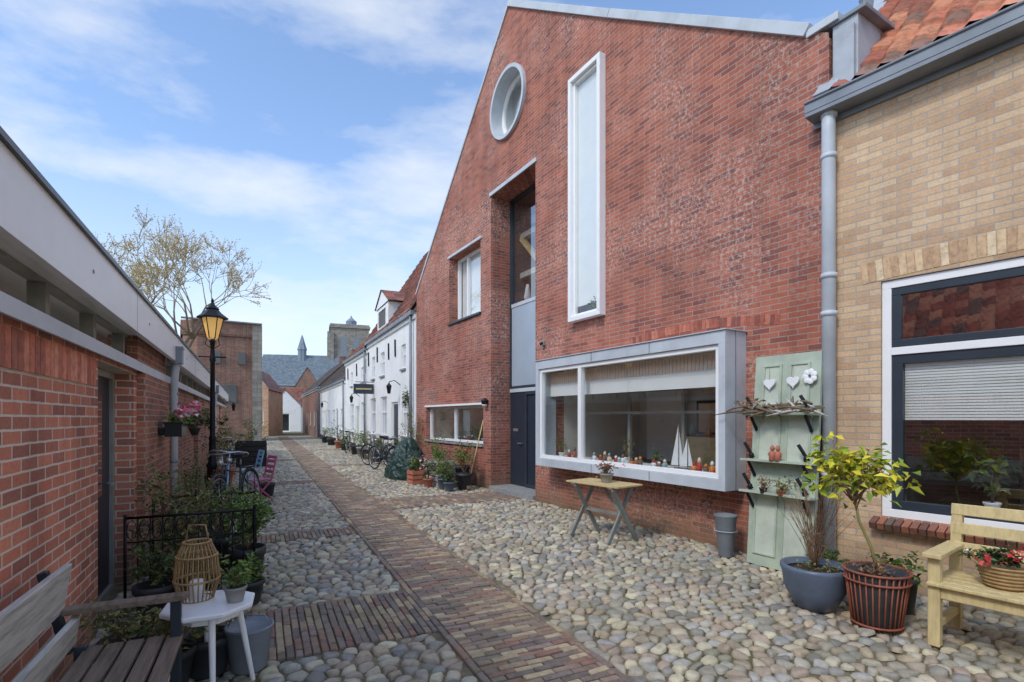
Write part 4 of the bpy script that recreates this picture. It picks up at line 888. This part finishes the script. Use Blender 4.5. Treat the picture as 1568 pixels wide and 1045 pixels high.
def rail(p,q,h=.78):
    p=Vector(p);q=Vector(q);L=(q-p).length;n=max(2,int(L/.085))
    mb.tube([p+Vector((0,0,h)),q+Vector((0,0,h))],.012,'iron',6); mb.tube([p+Vector((0,0,h-.2)),q+Vector((0,0,h-.2))],.006,'iron',6); mb.tube([p+Vector((0,0,.1)),q+Vector((0,0,.1))],.01,'iron',6)
    for i in range(n+1):
        x=p.lerp(q,i/n); mb.tube([x+Vector((0,0,.0 if i in(0,n) else .1)),x+Vector((0,0,h+(.03 if i in (0,n) else 0)))],.012 if i in (0,n) else .006,'iron',5)
    for i in range(n): 
        x=p.lerp(q,(i+.5)/n)+Vector((0,0,h-.1)); d=(q-p).normalized()
        mb.tube([x+d*.035*math.cos(t)+Vector((0,0,.08*math.sin(t))) for t in [k*.785 for k in range(8)]],.004,'iron',4,True)
rail((-1.0,5.15,0),(-.06,5.15,0)); rail((-.06,5.15,0),(-.06,6.35,0)); rail((-1.0,6.35,0),(-.06,6.35,0)); mb.build('iron_railing',None,S)
for bx,a,r,h,mt,lf,n,lr,lh in [(-.12,5.4,.15,.4,'dkpot','lgreen',700,.27,.28),(-.6,5.4,.17,.45,'terra','lolive',420,.3,.3),(-.35,6.0,.16,.4,'dkpot','lgreen',380,.26,.3),(-.8,5.9,.16,.3,'greypot','lolive',320,.25,.35),(-.45,4.75,.15,.25,'dkpot','lolive',260,.25,.2),(-.75,4.85,.14,.3,'dkpot','ldark',240,.2,.2),(-.1,5.0,.12,.2,'dkpot','lgreen',200,.18,.12),(-.5,7.0,.17,.3,'dkpot','lolive',300,.28,.25),(-.8,7.6,.17,.3,'terra','ldark',280,.28,.4),(-.85,8.3,.17,.35,'dkpot','lgreen',280,.22,.3),(-.95,9.2,.16,.4,'dkpot','lolive',200,.2,.4),(-.9,12.6,.2,.4,'dkpot','ldark',300,.35,.6),(-.8,14.3,.2,.4,'terra','lolive',300,.35,.6),(-.9,18,.2,.4,'dkpot','lgreen',300,.35,.6),(-1.1,21,.25,.4,'dkpot','ldark',300,.4,.6)]:
    potplant('potted_shrub',SP(bx,a),r,h,mt,lf,n,lr,lh,.055,12)
for bx,a in ((-.7,6.9),(-.55,5.7)):
    mb=MB(); mb.stems(0,0,.0,26,1.25,.4,'twig',.005,'ldry',.03,4); mb.lathe([(.12,0),(.16,.3),(.15,.3)],'dkpot'); mb.build('bare_shrub',None,SP(bx,a))
def chair(name,M,mat):
    mb=MB()
    for i in range(4): mb.box(-.19,.19,-.18+i*.09,-.18+i*.09+.075,.40,.42,mat)
    for x in (-.19,.17):
        mb.beam((x+.01,-.18,0),(x+.01,.16,.40),.02,.03,mat); mb.beam((x+.01,.2,0),(x+.01,-.18,.40),.02,.03,mat); mb.beam((x+.01,.16,.4),(x+.01,.26,.85),.02,.03,mat)
    for z in (.55,.65,.75,.83): mb.ob(0,.19+(z-.5)*.2,z,.38,.015,.06,mat,(-.2,0,0))
    mb.build(name,None,M,bev=.003)
chair('pink_folding_chair',SP(-.05,11.1,0,-1.2),'pink'); chair('blue_folding_chair',SP(-.25,13.2,0,-1.3),'blue')
potplant('grey_planter',SP(.1,11.7),.15,.26,'dkpot','lolive',80,.15,.12,.05)
crate('black_planter_box',SP(-.3,19.2),.9,.9,.85,'black',5); crate('black_planter_box',SP(-.5,21.5),.8,.7,.7,'black',5,'lgreen')
potplant('potted_shrub',SP(-.4,27),.3,.5,'dkpot','lgreen',300,.5,.6,.09,9)
# bare tree
tree=MB()
def branch(p,d,L,r,dep):
    pts=[p];q=p.copy();dd=d.copy()
    for k in range(3):
        dd=(dd+Vector((R.gauss(0,.12),R.gauss(0,.12),R.gauss(.04,.08)))).normalized(); q=q+dd*L/3; pts.append(q.copy())
    r2=max(r,.016); tree.tube(pts,[r2,r2*.85,r2*.72,r2*.6],'bark' if dep>3 else 'twigT',6 if dep>3 else 3)
    if dep==0:
        for _ in range(5): tree.leaf(pts[R.randint(1,3)]+Vector((R.gauss(0,.06),R.gauss(0,.06),R.gauss(0,.06))),.12,'bud',.5)
        return
    for k in range(3 if dep>1 else 4):
        ax=Vector((R.gauss(0,1),R.gauss(0,1),R.gauss(0,1))).cross(dd).normalized()
        nd=(dd+ax*R.uniform(.45,.95)+Vector((0,0,.12))).normalized()
        branch(pts[R.choice([2,3,3])] if k else pts[3],nd,L*R.uniform(.64,.84),r*.55,dep-1)
branch(Vector((0,0,-.05)),Vector((0,0,1)),3.8,.22,6)
tree.build('bare_tree',None,WP(-17.9,27.0))
# ================================================================= world, sun, camera
el,az=math.radians(46),math.atan2(-.66,-.75)
w=bpy.data.worlds.new('World'); sc.world=w; w.use_nodes=True; nt=w.node_tree; bg=nt.nodes['Background']
sky=N(nt,'ShaderNodeTexSky',sky_type='NISHITA'); sky.sun_disc=False; sky.sun_elevation=el; sky.sun_rotation=az; sky.air_density=1.0; sky.dust_density=1.0; sky.ozone_density=1.5
tc=N(nt,'ShaderNodeTexCoord').outputs['Generated']
mp=N(nt,'ShaderNodeMapping'); mp.inputs['Scale'].default_value=(1.0,1.6,3.2); mp.inputs['Rotation'].default_value=(.25,.35,.2); mp.inputs['Location'].default_value=(.35,.2,.1); nt.links.new(tc,mp.inputs[0])
n1=noise_(nt,mp.outputs[0],1.6,7,.58); 
cl=ramp(nt,n1,[(.43,(0,0,0)),(.56,(.5,.5,.5)),(.72,(.92,.92,.92))])
sx=N(nt,'ShaderNodeSeparateXYZ'); nt.links.new(tc,sx.inputs[0])
hz=ramp(nt,sx.outputs[2],[(.0,(.75,.75,.75)),(.14,(.45,.45,.45)),(.42,(.08,.08,.08)),(.8,(0.03,0.03,0.03))])
fac=math_(nt,'MAXIMUM',cl,hz)
skc=mixc(nt,1.0,sky.outputs[0],(1.45,1.68,1.9,1),'MULTIPLY')
col=mixc(nt,fac,skc,(6.5,6.75,7.0,1))
nt.links.new(col,bg.inputs[0]); bg.inputs[1].default_value=.15
sd=bpy.data.lights.new('sun','SUN'); sd.energy=1.5; sd.angle=math.radians(10); sd.color=(1,.93,.84)
so=bpy.data.objects.new('sun',sd); sc.collection.objects.link(so)
tos=Vector((math.sin(az)*math.cos(el),math.cos(az)*math.cos(el),math.sin(el))); so.rotation_euler=tos.to_track_quat('Z','Y').to_euler()
cd=bpy.data.cameras.new('cam'); cd.sensor_width=36; cd.lens=36*790/1568; cd.shift_y=117.5/1568; cd.clip_end=3000; cd.clip_start=.05
co=bpy.data.objects.new('camera',cd); sc.collection.objects.link(co); co.location=(0,0,1.6); co.rotation_euler=(math.pi/2,0,0); sc.camera=co
sc.view_settings.view_transform='Standard'; sc.view_settings.look='None'; sc.view_settings.exposure=0
